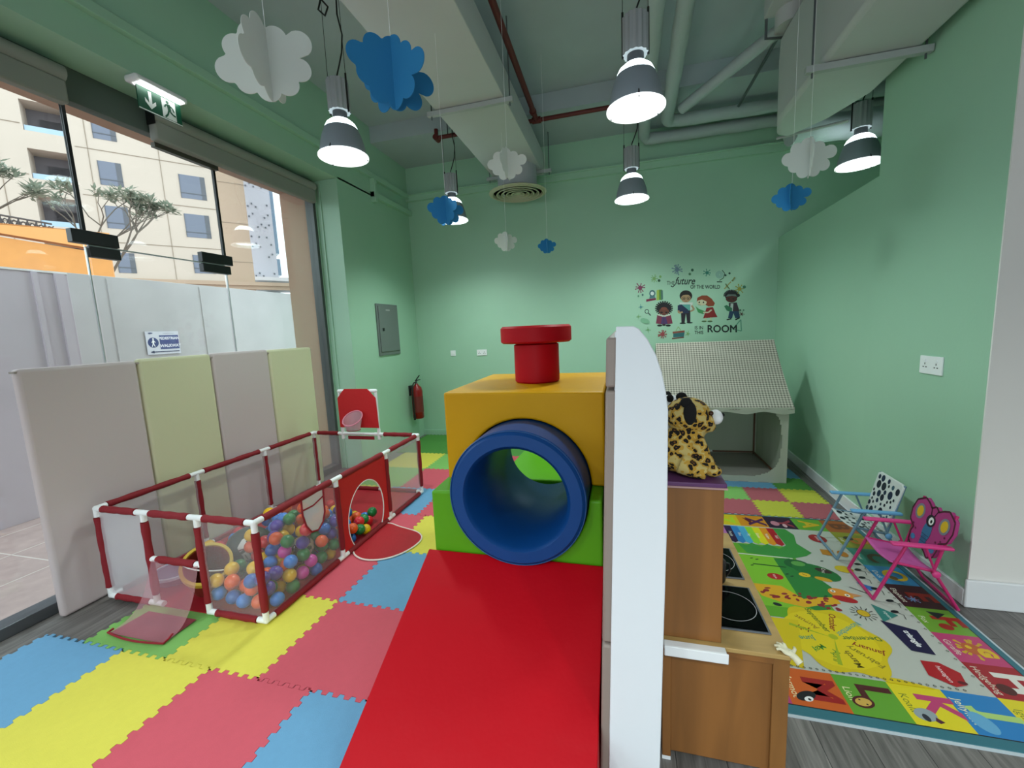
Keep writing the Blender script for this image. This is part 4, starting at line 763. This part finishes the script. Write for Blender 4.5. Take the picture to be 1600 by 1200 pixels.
# basketball hoop
for x in (HX0, HX1): MB().tube([(x, PY1, PH), (x, PY1, 1.06)], .015, 12).build('hoop_post', WPLAST, pit, smooth=True)
MB().tube([(HX0, PY1, 1.06), (HX1, PY1, 1.06)], .015, 12).sphere((HX0, PY1, 1.06), .02, 12).sphere((HX1, PY1, 1.06), .02, 12).tube([(HX0, PY1, 1.06), (HX0 + .06, PY1, 1.06)], .019, 12).tube([(HX1, PY1, 1.06), (HX1 - .06, PY1, 1.06)], .019, 12).build('hoop_crossbar', WPLAST, pit, smooth=True)
m_ = MB(); m_.prism([(HX0 - .01, .99), (HX0 + .05, 1.055), (HX0 + .08, 1.085), (HX1 - .08, 1.085), (HX1 - .05, 1.055), (HX1 + .01, .99), (HX1 + .02, .68), (HX0 - .01, .68)], PY1 - .025, PY1 - .018, 'xz'); m_.build('backboard', mat('bright_red_fabric'), pit, bevel=.003)
hc = (-2.63, PY1 - .12, .80)
MB().tube([(hc[0] + .10 * math.cos(a), hc[1] + .085 * math.sin(a), hc[2] + .06 * math.sin(a)) for a in [2 * PI * i / 24 for i in range(25)]], .006, 8).build('hoop_ring', mat('pink_ring', 'd98aa0', rough=.5), pit, smooth=True)
MB().grid(lambda u, v: (hc[0] + (.10 - .03 * v) * math.cos(2 * PI * u), hc[1] + (.085 - .03 * v) * math.sin(2 * PI * u), hc[2] + .06 * math.sin(2 * PI * u) * (1 - v) - .12 * v), 24, 6).build('hoop_net', mesh_net('hoop_netting', 'd9b8c4', .55), pit, smooth=True)
MB().tube([(hc[0] + .07 * math.cos(a), hc[1] + .055 * math.sin(a), hc[2] - .12) for a in [2 * PI * i / 24 for i in range(25)]], .004, 6).build('net_hem', MAROON, pit, smooth=True)
MB().box(HX0 + .06, HX1 - .06, PY1 - .004, PY1 + .004, .55, .585).build('hoop_strap', MAROON, pit)

# toys in the pit
FLZ = .0215
taken = []
t = thing('toy_drum', 'red bucket toy with a thick yellow rim lying in the front of the pit', 'toy', (-2.57, 1.885, FLZ + .145)); taken.append((-2.57, 1.885, .12, .14)); t.rotation_euler = (.62, .3, .5)
MB().shell([(.10, -.13), (.12, .0), (.125, .12), (.118, .12), (.112, 0), (.092, -.12)], 32).build('body', mat('brown_red_plastic', '8a3528', rough=.5), t, smooth=True); MB().lathe([(.0, -.128), (.10, -.128)], 32).build('base', mat('brown_red_plastic'), t); MB().shell([(.125, .10), (.138, .10), (.138, .14), (.118, .14)], 32).build('rim', mat('yellow_plastic', 'c8a83a', rough=.5), t, bevel=.004)
MB().tube([(.13 * math.cos(a), -.06 * math.sin(a), .12 + .05 * math.sin(a)) for a in [PI * i / 12 for i in range(13)]], .004, 6).build('handle', WPLAST, t, smooth=True)
t = thing('printed_ball', 'large dark ball printed with a white bird face, behind the plastic balls', 'ball', (-2.57, 2.19, FLZ + .15)); taken.append((-2.57, 2.19, .15, .15))
MB().sphere((0, 0, 0), .15, 32).build('shell', mat('dark_green_rubber', '2f4038', rough=.4), t, smooth=True)
def sph(cx0, r):                                    # map flat print on to the ball's camera side
    c0 = Vector((.72, -.58, .42)).normalized(); e1 = Vector((0, 0, 1)).cross(c0).normalized(); e2 = c0.cross(e1)
    return lambda x, y, k: tuple((c0 + e1 * x + e2 * y).normalized() * (r + .0006 + k * 4))
d = Decal(sph(0, .1502)); d.fine = 3; d.poly([(-.55, .15), (-.3, .5), (.0, .62), (.3, .45), (.25, .25), (.7, .15), (.75, .05), (.3, .02), (.1, .12), (-.2, .02), (-.45, -.1)], 'd4d4d0'); d.el(-.05, .33, .1, .05, '1c2420', .3); d.poly([(-.4, -.2), (-.1, -.1), (.1, -.05), (.4, .0), (.35, -.15), (.45, -.3), (.2, -.22), (.05, -.55), (-.3, -.6), (-.35, -.3)], 'c4c8c4'); d.line([(-.25, -.25), (-.15, -.55)], .05, '3a4640'); d.line([(-.05, -.2), (0, -.5)], .05, '3a4640'); d.line([(-.5, .0), (0, .02), (.3, -.05)], .06, '6a2a30'); d.build('printed_face', t)
t = thing('toy_boat', 'pale blue and white toy shell lying by the left net', 'toy', (-2.92, 1.93, FLZ + .06)); taken.append((-2.92, 1.93, .06, .13)); t.rotation_euler = (0, 0, .9)
MB().shell([(.04, -.05), (.10, -.02), (.125, .04), (.115, .04), (.09, -.01), (.03, -.04)], 28).build('hull', mat('dull_blue_plastic', '4a6a88', rough=.5), t, smooth=True); MB().shell([(.125, .03), (.135, .03), (.135, .05), (.12, .05)], 28).build('rim', mat('pale_blue_plastic', 'a8c0d0'), t, bevel=.003); MB().lathe([(.03, -.048), (0, -.048)], 20).build('base', mat('dull_blue_plastic'), t)
t = thing('patterned_ball', 'shiny black and sand patterned ball among the plastic balls', 'ball', (-2.15, 2.22, FLZ + .17)); taken.append((-2.15, 2.22, .17, .085))
cm = mat('camouflage', '2a2e30', rough=.15, coat=.6); nt = cm.node_tree; v_ = nt.nodes.new('ShaderNodeTexVoronoi'); v_.inputs['Scale'].default_value = 22; c_r = nt.nodes.new('ShaderNodeValToRGB'); c_r.color_ramp.interpolation = 'CONSTANT'; c_r.color_ramp.elements[0].color = lin('24282c'); c_r.color_ramp.elements[1].position = .45; c_r.color_ramp.elements[1].color = lin('8a8468'); tc_ = nt.nodes.new('ShaderNodeTexCoord'); nt.links.new(tc_.outputs['Object'], v_.inputs[0]); nt.links.new(v_.outputs['Color'], c_r.inputs[0]); nt.links.new(c_r.outputs[0], nt.nodes['Principled BSDF'].inputs['Base Color'])
MB().sphere((0, 0, 0), .085, 24).build('shell', cm, t, smooth=True)
t = thing('black_ball', 'matt black egg shaped ball near the front net', 'ball', (-2.30, 1.96, FLZ + .12)); taken.append((-2.30, 1.96, .12, .062)); MB().sphere((0, 0, 0), (.062, .05, .045), 20).build('shell', mat('matt_black', '22262a', rough=.5), t, smooth=True)
# plastic balls
BC = {'blue': '1c5fb0', 'dark green': '0f7a3c', 'yellow': 'e8b60c', 'orange': 'e8581c', 'red': 'd01c2c', 'violet': '4a3498', 'pink': 'd43aa8', 'light blue': '2f80d8'}
BM = {k: mat('plastic_' + k.replace(' ', '_'), v, rough=.28, coat=.2) for k, v in BC.items()}
proto = {}
for k in BC:
    proto[k] = MB().sphere((0, 0, 0), .0415, 20, m=12).mesh('play_ball', BM[k])
    for p in proto[k].polygons: p.use_smooth = True
rb = random.Random(21); balls = []; R = .042
def rest(x, y):
    z = R
    for bx, by, bz in balls:
        q = (bx - x) ** 2 + (by - y) ** 2
        if q < 4 * R * R: z = max(z, bz + math.sqrt(4 * R * R - q))
    for bx, by, bz, br in taken:
        q = (bx - x) ** 2 + (by - y) ** 2; s2 = (R + br) ** 2
        if q < s2 and z > bz - math.sqrt(s2 - q): return 9
    return z
def zone(y, x):
    if y < 2.05: return 'near its front corner'
    if y < 2.4: return 'at the heap middle'
    if y < 2.75: return 'beside the red doorway'
    return 'beyond the red doorway'
zones = [(-2.035, -2.42, 1.80, 2.10, 44, .24), (-2.035, -2.62, 2.05, 2.45, 84, .32), (-2.035, -2.75, 2.40, 2.80, 64, .30), (-2.06, -2.5, 2.75, 3.0, 14, .10), (-2.4, -3.1, 2.6, 3.2, 10, .06), (-2.9, -3.15, 2.2, 2.6, 6, .1)]
cols = ['blue'] * 5 + ['dark green'] * 5 + ['yellow'] * 5 + ['orange'] * 5 + ['red'] * 4 + ['violet'] * 4 + ['pink'] * 2 + ['light blue'] * 3
for xa, xb, ya, yb, nb, zm in zones:
    for _ in range(nb):
        best = None
        for __ in range(60):
            x, y = rb.uniform(min(xa, xb), max(xa, xb)), rb.uniform(ya, yb); z = rest(x, y)
            if best is None or z < best[2]: best = (x, y, z)
        if best[2] > zm + R: continue
        balls.append(best); k = rb.choice(cols)
        o = bpy.data.objects.new('play_ball', proto[k]); C.objects.link(o); o.location = (best[0], best[1], best[2] + FLZ)
        lay = 'on the floor' if best[2] < R + .01 else ('in the second layer' if best[2] < 3.2 * R else 'on top')
        tag(o, f'{k} plastic ball in the play pen {zone(best[1], best[0])}, {lay}', 'ball', 'plastic balls in the pit')

# ================================================================== SOFT PLAY TUNNEL
YV = mat('yellow_vinyl', 'c89300', rough=.45, bump=.35, bscale=4, spec=.22); GV = mat('green_vinyl', '549a10', rough=.45, bump=.15, bscale=4, spec=.3); BV = mat('blue_vinyl', '073f7e', rough=.42, bump=.1, bscale=5, spec=.3)
TX, TZ, TR = -.495, .825, .335
def arc(a0, a1, r, n=28): return [(TX + r * math.cos(a0 + (a1 - a0) * i / n), TZ + r * math.sin(a0 + (a1 - a0) * i / n)) for i in range(n + 1)]
gp = [(-.955, .0125), (-.095, .0125), (-.095, TZ - .004), (TX + TR + .006, TZ - .004)] + arc(0, -PI, TR + .006)[1:] + [(-.955, TZ - .004)]
o = MB().prism(gp, 1.86, 2.86, 'xz').build('soft_block', GV, bevel=.012, seg=3); tag(o, 'green foam cradle block holding the blue tunnel', 'soft play block', 'soft play blocks')
yp = [(-.93, TZ), (TX - TR - .006, TZ)] + arc(PI, 0, TR + .006)[1:] + [(-.085, TZ), (-.085, 1.305), (-.93, 1.305)]
o = MB().prism(yp, 2.03, 2.92, 'xz').build('soft_block', YV, bevel=.012, seg=3); tag(o, 'yellow foam arch block resting over the blue tunnel', 'soft play block', 'soft play blocks')
t = thing('tunnel_ring', 'thick blue foam crawl tunnel between the green and yellow blocks', 'soft play tunnel', (TX, 1.80, TZ))
MB().shell([(TR, 0.02), (TR - .02, 0), (.262, 0), (.245, .02), (.245, .85), (.262, .87), (TR - .02, .87), (TR, .85)], 64, axis='y').build('foam_ring', BV, t, smooth=True)
MB().tube([((TR - .004) * math.cos(a), .012, (TR - .004) * math.sin(a)) for a in [2 * PI * i / 64 for i in range(65)]], .003, 6).build('piping', mat('blue_piping', '1a4a80', rough=.4), t, smooth=True)
m_ = MB(); m_.prism([(1.853, .0125), (1.853, .505), (1.845, .508), (.90, .026), (.88, .0125)], -.985, -.092, 'yz'); o = m_.build('soft_ramp', REDV, bevel=.01, seg=3); tag(o, 'large red vinyl foam ramp leading up to the blue tunnel', 'soft play ramp', 'soft play blocks')
m_ = MB(); m_.prism([(2.94, .015), (2.94, .50), (4.0, .45), (4.0, .015)], -.93, -.1, 'yz'); o = m_.build('soft_block', GV, bevel=.012, seg=3); tag(o, 'green foam platform seen through the far end of the tunnel', 'soft play block', 'soft play blocks')
o = MB().box(-.93, -.1, 4.03, 4.25, .015, 1.0).build('soft_block', GV, bevel=.02, seg=3); tag(o, 'upright green foam block beyond the tunnel exit', 'soft play block', 'soft play blocks')
t = thing('soft_chimney', 'red mushroom shaped foam chimney standing on the yellow block', 'soft play piece', (-.50, 2.47, 1.305))
MB().lathe([(0, 0), (.125, 0), (.135, .01), (.135, .225), (.12, .232), (0, .232)], 48).build('stem', REDV, t, smooth=True); MB().lathe([(0, .236), (.20, .236), (.212, .246), (.212, .325), (.20, .337), (0, .337)], 48).build('cap', REDV, t, smooth=True)

# ================================================================== WHITE PARTITION
t = thing('play_partition', 'tall white curved top divider with beige padded side between ramp and toy kitchen', 'divider', (0, 1.3, 0))
pf = [(-.062, .003), (.108, .003), (.121, .6), (.131, 1.0), (.133, 1.36), (.126, 1.42), (.115, 1.475), (.098, 1.53), (.075, 1.575), (.05, 1.608), (.035, 1.616), (-.016, 1.617)]
MB().prism(pf, 0, .02, 'xz').build('end_board', mat('white_board', 'dfe3ea', rough=.45, var=.01), t, bevel=.003)
MB().prism([(-.057, .004), (.10, .004), (.115, .6), (.12, 1.36), (.06, 1.58), (.035, 1.60), (-.02, 1.60)], .021, 1.9, 'xz').build('carcass', mat('white_board'), t, bevel=.003)
pdm = mat('beige_vinyl_pad', '8d7f78', rough=.5, bump=.1, bscale=8)
for i, (z0, z1) in enumerate(((.02, .55), (.56, 1.42), (1.43, 1.585))): (lambda e: MB().prism([(e(z0) - .029, z0), (e(z0) + .004, z0), (e(z1) + .004, z1), (e(z1) - .029, z1)], .003, 1.9, 'xz'))(lambda z: -.062 + .0285 * z).build('side_pad', pdm, t, bevel=.009, seg=3)

# ================================================================== TOY KITCHEN
CW = wood('honey_plywood', '835528'); WT = wood('light_oak_top', 'b09058', (6, 1.5, 6)); PUR = mat('purple_laminate', '5a3060', rough=.4)
t = thing('toy_kitchen', 'wooden play kitchen base with oak worktop and two black hobs', 'play kitchen', (.13, 1.44, 0))
MB().box(.03, .395, .012, .84, .035, .485).build('side_panel', CW, t, bevel=.002)
MB().box(.0, .03, 0, .84, .02, .48).build('stile', CW, t, bevel=.002); MB().box(.355, .405, 0, .05, .0, .485).build('stile', wood('honey_ply_light', '86592a'), t, bevel=.002); MB().box(.03, .355, 0, .014, .46, .485).build('rail', CW, t)
MB().box(.0, .03, .005, .03, 0, .02).box(.36, .39, .8, .83, 0, .02).box(0, .03, .8, .83, 0, .035).build('foot', TRIMW, t)
MB().box(-.005, .405, -.008, .85, .486, .502).build('worktop', WT, t, bevel=.002)
for y0, y1, x0 in ((.085, .36, .13), (.42, .68, .13)):
    h = MB().box(x0, .375, y0, y1, .502, .507).build('hob_frame', mat('grey_rim', '5a5e66', rough=.4), t, bevel=.015, seg=3)
    g = MB().box(x0 + .008, .367, y0 + .008, y1 - .008, .5072, .5085).build('hob_glass', mat('black_glass', '060608', rough=.12, spec=.15), t); g.parent = h
    MB().shell([(.088, 0), (.09, 0), (.09, .0003), (.088, .0003)], 40, ((x0 + .375) / 2 + .02, (y0 + y1) / 2, .5087)).build('burner_ring', mat('ring_white', 'b0b0b4'), t).parent = h
t = thing('shelf_hutch', 'plywood hutch with purple top on the toy kitchen, behind the white divider', 'shelf unit', (.135, 1.45, .5025))
MB().box(0, .19, 0, .9, .001, .565).build('carcass', CW, t, bevel=.002); MB().box(-.002, .197, -.005, .905, .566, .582).build('purple_top', PUR, t, bevel=.003); MB().box(-.002, .199, -.008, -.003, .562, .568).build('front_strip', mat('pinkish_edge', 'b08a88', rough=.5), t)
o = MB().box(0, .20, -.03, .0, 0, .018).box(.0, .205, -.034, -.028, -.02, .018).build('corner_guard', TRIMW, loc=(.133, 1.43, .487), bevel=.003); tag(o, 'white plastic edge strip along the front of the worktop below the hutch', 'edge guard')
t = thing('toy_hand', 'cream rubber toy hand lying over the worktop corner', 'toy', (.525, 1.45, .506))
def hand_fn(px, pr, n=8): return MB().tube(px, pr, n)
m_ = MB(); m_.sphere((.004, -.004, .002), (.019, .017, .007), 16); m_.tube([(.030, -.034, -.012), (.018, -.02, -.002), (.006, -.006, .002)], [.012, .011, .010], 12)
for a, L in ((3.05, .034), (2.6, .040), (2.15, .041), (1.7, .036)):
    dx, dy = math.cos(a), math.sin(a); m_.tube([(.004 + dx * .010, -.004 + dy * .010, .003), (.004 + dx * L * .7, -.004 + dy * L * .7, .009), (.004 + dx * L, -.004 + dy * L, .004)], [.0056, .0052, .0042], 10)
m_.tube([(.018, -.006, .003), (.028, .008, .006), (.030, .020, .003)], [.0062, .0055, .0042], 10)
o = m_.build('palm_and_fingers', mat('cream_rubber', 'd6d0b4', rough=.5), t, smooth=True); q = o.modifiers.new('remesh', 'REMESH'); q.mode = 'VOXEL'; q.voxel_size = .0013; q.use_smooth_shade = True
t = thing('toy_kettle', 'small black toy pot standing between the two hobs', 'toy', (.39, 1.84, .5025))
MB().lathe([(0, 0), (.03, 0), (.034, .01), (.034, .09), (.02, .105), (0, .105)], 24).build('body', DARK, t, smooth=True); MB().tube([(.02, 0, .085), (.045, 0, .08), (.05, 0, .05), (.034, 0, .02)], .005, 8).build('handle', DARK, t, smooth=True); MB().sphere((0, 0, .11), .009, 10).build('lid_knob', WPLAST, t, smooth=True)

# plush toys on the hutch
t = thing('leopard_plush', 'spotted leopard soft toy sitting on the purple shelf top, facing right', 'soft toy', (.225, 1.56, 1.086))
m_ = MB(); m_.sphere((-.02, 0, .085), (.075, .07, .085), 20); m_.sphere((-.03, 0, .05), (.08, .08, .05), 20); m_.sphere((.0, 0, .15), (.06, .055, .05), 20); m_.sphere((.0, 0, .205), (.078, .07, .066), 24); m_.sphere((.045, 0, .185), (.045, .05, .04), 20); m_.sphere((.065, 0, .165), (.028, .03, .02), 16)
for s in (-1, 1):
    m_.tube([(.02, s * .045, .13), (.045, s * .05, .075), (.068, s * .05, .02)], [.028, .025, .024], 14); m_.sphere((.075, s * .05, .02), (.03, .024, .02), 14); m_.tube([(-.03, s * .06, .05), (.02, s * .075, .03), (.05, s * .08, .022)], [.04, .03, .024], 14)
m_.tube([(-.09, .0, .03), (-.12, .04, .02), (-.11, .09, .02)], [.02, .018, .014], 12)
o = m_.build('body', leopard(), t, smooth=True); q = o.modifiers.new('remesh', 'REMESH'); q.mode = 'VOXEL'; q.voxel_size = .006; q.use_smooth_shade = True
BP = mat('black_plush', '0c0b0c', rough=.95)
for s in (-1, 1): MB().sphere((-.002, s * .062, .225), (.022, .016, .042), 16).sphere((-.014, s * .058, .262), (.02, .014, .018), 14).build('ear', BP, t, smooth=True)
MB().sphere((.092, 0, .2), (.022, .034, .026), 18).build('muzzle', mat('white_plush', 'e4e4e6', rough=.95), t, smooth=True); MB().sphere((.114, 0, .208), (.006, .01, .007), 10).build('nose', BP, t, smooth=True)
for s in (-1, 1): MB().sphere((.068, s * .042, .222), .0085, 12).build('eye', mat('amber_eye', '3a1c0a', rough=.1), t, smooth=True)
t = thing('panda_plush', 'white and black soft toy half hidden behind the leopard toy', 'soft toy', (.195, 1.74, 1.086))
MB().sphere((0, 0, .1), (.065, .06, .1), 18).build('body', mat('white_plush'), t, smooth=True); MB().sphere((-.01, 0, .20), (.055, .055, .05), 18).build('head', mat('white_plush'), t, smooth=True)
for s in (-1, 1): MB().sphere((-.015, s * .04, .243), (.014, .016, .016), 12).build('ear', BP, t, smooth=True); MB().sphere((.036, s * .022, .21), (.01, .012, .012), 10).build('eye_patch', BP, t, smooth=True)

# ================================================================== PLAY TENT
t = thing('play_tent', 'fabric play house tent with checked roof and white walls in the back right corner', 'play tent', (0, 0, .012))
TW = mat('white_voile', 'b9bcae', rough=.85, bump=.3, bscale=6, transl=.25)
x0, x1, ya, yb, ze, zr = .40, 1.545, 4.44, 5.42, .75, 1.39
ym = (ya + yb) / 2
rf = MB()
def roofp(side):
    return lambda u, v: (x0 - .03 + (x1 - x0 + .06 - .05 * (1 - v) * 0) * u - (.03 * v if u > .5 else 0), ym + side * ((yb - ya) / 2 + .05) * (1 - v) , ze + (zr - ze) * v - .03 * math.sin(PI * v) + (.006 * math.sin(u * 19) if v == 0 else 0))
for s, nm in ((-1, 'roof_front'), (1, 'roof_back')):
    m_ = MB(); m_.grid(roofp(s), 30, 12); o = m_.build('roof_panel', gingham(), t, smooth=True); uv = o.data.uv_layers.new(name='uv')
    for lp in o.data.loops: c = o.data.vertices[lp.vertex_index].co; uv.data[lp.index].uv = (c.x, math.hypot(c.y - ym, c.z - zr))
m_ = MB(); m_.grid(lambda u, v: (x0 - .03 + (x1 - x0 + .06) * u, ya - .05 - .006 * math.sin(u * 30), .765 - .055 * v - .012 * math.sin(u * 22) * v), 40, 3); m_.build('roof_frill', TW, t, smooth=True)
# front wall with a large soft opening
def openf(x, z): return ((abs(x - 1.08) / .41) ** 3.5 + (abs(z - .42) / .36) ** 3.0) < 1
m_ = MB(); m_.grid(lambda u, v: (x0 + (x1 - x0) * u, ya + .004 * math.sin(u * 40), ze * v), 92, 60, keep=lambda u, v: not openf(x0 + (x1 - x0) * u, ze * v)); m_.build('front_wall', TW, t, smooth=True)
for xx, nm in ((x0, 'side_wall'), (x1, 'side_wall')):
    m_ = MB(); m_.grid(lambda u, v: (xx + .006 * math.sin(u * 25), ya + (yb - ya) * u, (ze + (zr - ze) * (1 - abs(2 * u - 1))) * v), 20, 6); m_.build(nm, TW, t, smooth=True)
m_ = MB(); m_.grid(lambda u, v: (x0 + (x1 - x0) * u, yb + .006 * math.sin(u * 30), ze * v), 30, 4); m_.build('back_wall', TW, t, smooth=True)
MB().box(x0, x1, ya, yb, 0, .006).build('floor_cloth', mat('grey_floor_cloth', '9a9790', rough=.8), t)
PWd = mat('pine_pole', '6e4a38', rough=.6)
for p in (((x0 + .03, yb - .03, .01), (x0 + .03, yb - .03, ze)), ((x1 - .03, yb - .03, .01), (x1 - .03, yb - .03, ze)), ((x1 - .03, ya + .03, .01), (x1 - .03, ya + .03, ze)), ((x0 + .03, ya + .03, .01), (x0 + .03, ya + .03, ze)), ((x0 + .03, yb - .03, .03), (x1 - .03, yb - .03, .03)), ((x1 - .03, ya + .03, .03), (x1 - .03, yb - .03, .03)), ((x0 + .03, ym, zr - .02), (x1 - .03, ym, zr - .02))): MB().tube(p, .010, 8).build('pole', PWd, t, smooth=True)
MB().tube([(.98, yb - .03, .03), (1.06, yb - .03, .03)], .014, 8).build('pole_sleeve', WPLAST, t, smooth=True)

# ================================================================== KIDS' CHAIRS (face -X)
def kid_chair(loc, lab, fm, arm, seat, rz=0, back=None):
    t = thing('folding_chair', lab, 'chair', loc, rz, "children's folding chairs")
    w = .155
    for s in (-1, 1):
        MB().tube([(0, s * w, .009), (.13, s * w, .345)], .0085, 10).build('front_leg', fm, t, smooth=True)
        MB().tube([(.375, s * w, .009), (.265, s * w, .20), (.25, s * w, .225)], .0085, 10).build('rear_leg', fm, t, smooth=True)
        MB().box(.06, .33, s * w - .018, s * w + .018, .345, .362).build('armrest', arm, t, bevel=.007, seg=3)
        MB().tube([(.215, s * w, .345), (.27, s * (w - .005), .20)], .006, 8).build('arm_strut', fm, t, smooth=True)
        MB().tube([(.262, s * (w - .018), .19), (.345, s * (w - .018), .53)], .0075, 10).build('back_post', fm, t, smooth=True)
        MB().tube([(.085, s * (w - .016), .235), (.27, s * (w - .016), .205)], .0075, 10).build('seat_rail', fm, t, smooth=True)
        MB().sphere((.267, s * (w + .006), .20), (.02, .01, .02), 14).build('hinge', arm, t, smooth=True)
    MB().tube([(0, -w, .009), (0, w, .009)], .0085, 10).build('front_foot_bar', fm, t, smooth=True); MB().tube([(.375, -w, .009), (.375, w, .009)], .0085, 10).build('rear_foot_bar', fm, t, smooth=True)
    m_ = MB(); m_.grid(lambda u, v: (.07 + .205 * u, (-.145 + .29 * v), .238 - .03 * u - .018 * math.sin(PI * v)), 8, 10); m_.build('seat', seat, t, smooth=True, solid=.004)
    return t
def backp(x, y, k): z = .25 + y; xx = .262 + (z - .19) / (.53 - .19) * .083; return (xx - .012 - k, -x, z)
pkf = mat('pink_enamel', 'c2286e', rough=.35); pka = mat('pink_arm', 'd93a86', rough=.4); pks = mat('pink_canvas', 'c455a0', rough=.7)
t = kid_chair((1.375, 2.765, .007), 'pink folding chair with a butterfly shaped back, nearer of the two chairs', pkf, pka, pks, -.06)
bf = [(0, .27), (.03, .25), (.06, .27), (.10, .285), (.16, .25), (.175, .19), (.16, .13), (.11, .10), (.12, .07), (.11, .02), (.07, -.005), (.03, .02), (0, .03), (-.03, .02), (-.07, -.005), (-.11, .02), (-.12, .07), (-.11, .10), (-.16, .13), (-.175, .19), (-.16, .25), (-.10, .285), (-.06, .27), (-.03, .25)]
m_ = MB(); n = len(bf); m_.add([backp(x, y, 0) for x, y in bf] + [tuple(Vector(backp(x, y, 0)) + Vector((.022, 0, 0))) for x, y in bf], [tuple(range(n)), tuple(range(2 * n - 1, n - 1, -1))] + [(i, i + n, (i + 1) % n + n, (i + 1) % n) for i in range(n)])
bk = m_.build('backrest', mat('magenta_canvas', 'a83278', rough=.7), t, bevel=.005)
d = Decal(backp, .6, .00005); bd_ = 'c23a86'
for i in range(n): d.line([bf[i], bf[(i + 1) % n]], .010, '4a0a26')
for s in (-1, 1): d.el(s * .105, .20, .04, .045, '7a7a88'); d.el(s * .105, .20, .026, .032, 'd9b01c'); d.el(s * .085, .05, .02, .016, '3a78a8')
d.el(0, .12, .035, .06, '2f6a94'); d.el(0, .06, .026, .04, '2a5a84'); d.line([(-.03, .1), (.03, .1)], .004, '1c3a5c'); d.line([(-.03, .08), (.03, .08)], .004, '1c3a5c'); d.line([(-.025, .06), (.025, .06)], .004, '1c3a5c')
d.el(0, .185, .036, .034, '1c1226'); d.el(.004, .185, .02, .022, 'e8e8e8'); d.el(.006, .183, .008, .010, '15101c'); d.line([(.01, .21), (.03, .26)], .005, '2a0a1a'); d.line([(-.01, .21), (-.03, .26)], .005, '2a0a1a')
for x, y in ((.12, .12), (.09, .1), (.135, .15), (-.12, .12), (-.09, .1)): d.el(x, y, .006, None, '6a1440')
o = d.build('butterfly_print', t); o.parent = bk
blf = mat('blue_grey_enamel', '6a8aa0', rough=.4); bla = mat('sky_blue_arm', '6aa8d8', rough=.4); bls = mat('white_canvas', 'cdd2d0', rough=.75)
t = kid_chair((1.375, 3.185, .007), 'white and blue folding chair printed with dark dots, farther of the two chairs', blf, bla, bls, -.04)
m_ = MB(); bb = [(-.14, .0), (.14, .0), (.145, .27), (.12, .285), (-.12, .285), (-.145, .27)]; n = 6
m_.add([backp(x, y, 0) for x, y in bb] + [tuple(Vector(backp(x, y, 0)) + Vector((.014, 0, 0))) for x, y in bb], [tuple(range(n)), tuple(range(2 * n - 1, n - 1, -1))] + [(i, i + n, (i + 1) % n + n, (i + 1) % n) for i in range(n)])
bk = m_.build('backrest', bls, t, bevel=.004); d = Decal(backp, .6, .00005); rn = random.Random(8); pl = []
for _ in range(400):
    x, y, r = rn.uniform(-.125, .125), rn.uniform(.02, .265), rn.choice((.024, .02, .014, .009))
    if all(math.hypot(x - a, y - b) > r + c + .006 for a, b, c in pl): pl.append((x, y, r))
for x, y, r in pl: d.el(x, y, r, r * 1.15, rn.choice(('141c2c', '1a2a44', '141c2c', '3a5a6a')), n=14)
o = d.build('dot_print', t); o.parent = bk
se = [c for c in t.children if c.name.startswith('seat') and 'rail' not in c.name][0]
d = Decal(lambda x, y, k: (.07 + .205 * x, -.145 + .29 * y, .2425 - .03 * x - .018 * math.sin(PI * y) + k), .6, .00005); pl = []
for _ in range(300):
    x, y, r = rn.uniform(.08, .92), rn.uniform(.08, .92), rn.choice((.08, .06, .04))
    if all(math.hypot(x - a, y - b) > r + c + .02 for a, b, c in pl): pl.append((x, y, r))
for x, y, r in pl: d.el(x, y, r, r * .8, '16202e', n=12)
o = d.build('dot_print', t); o.parent = se
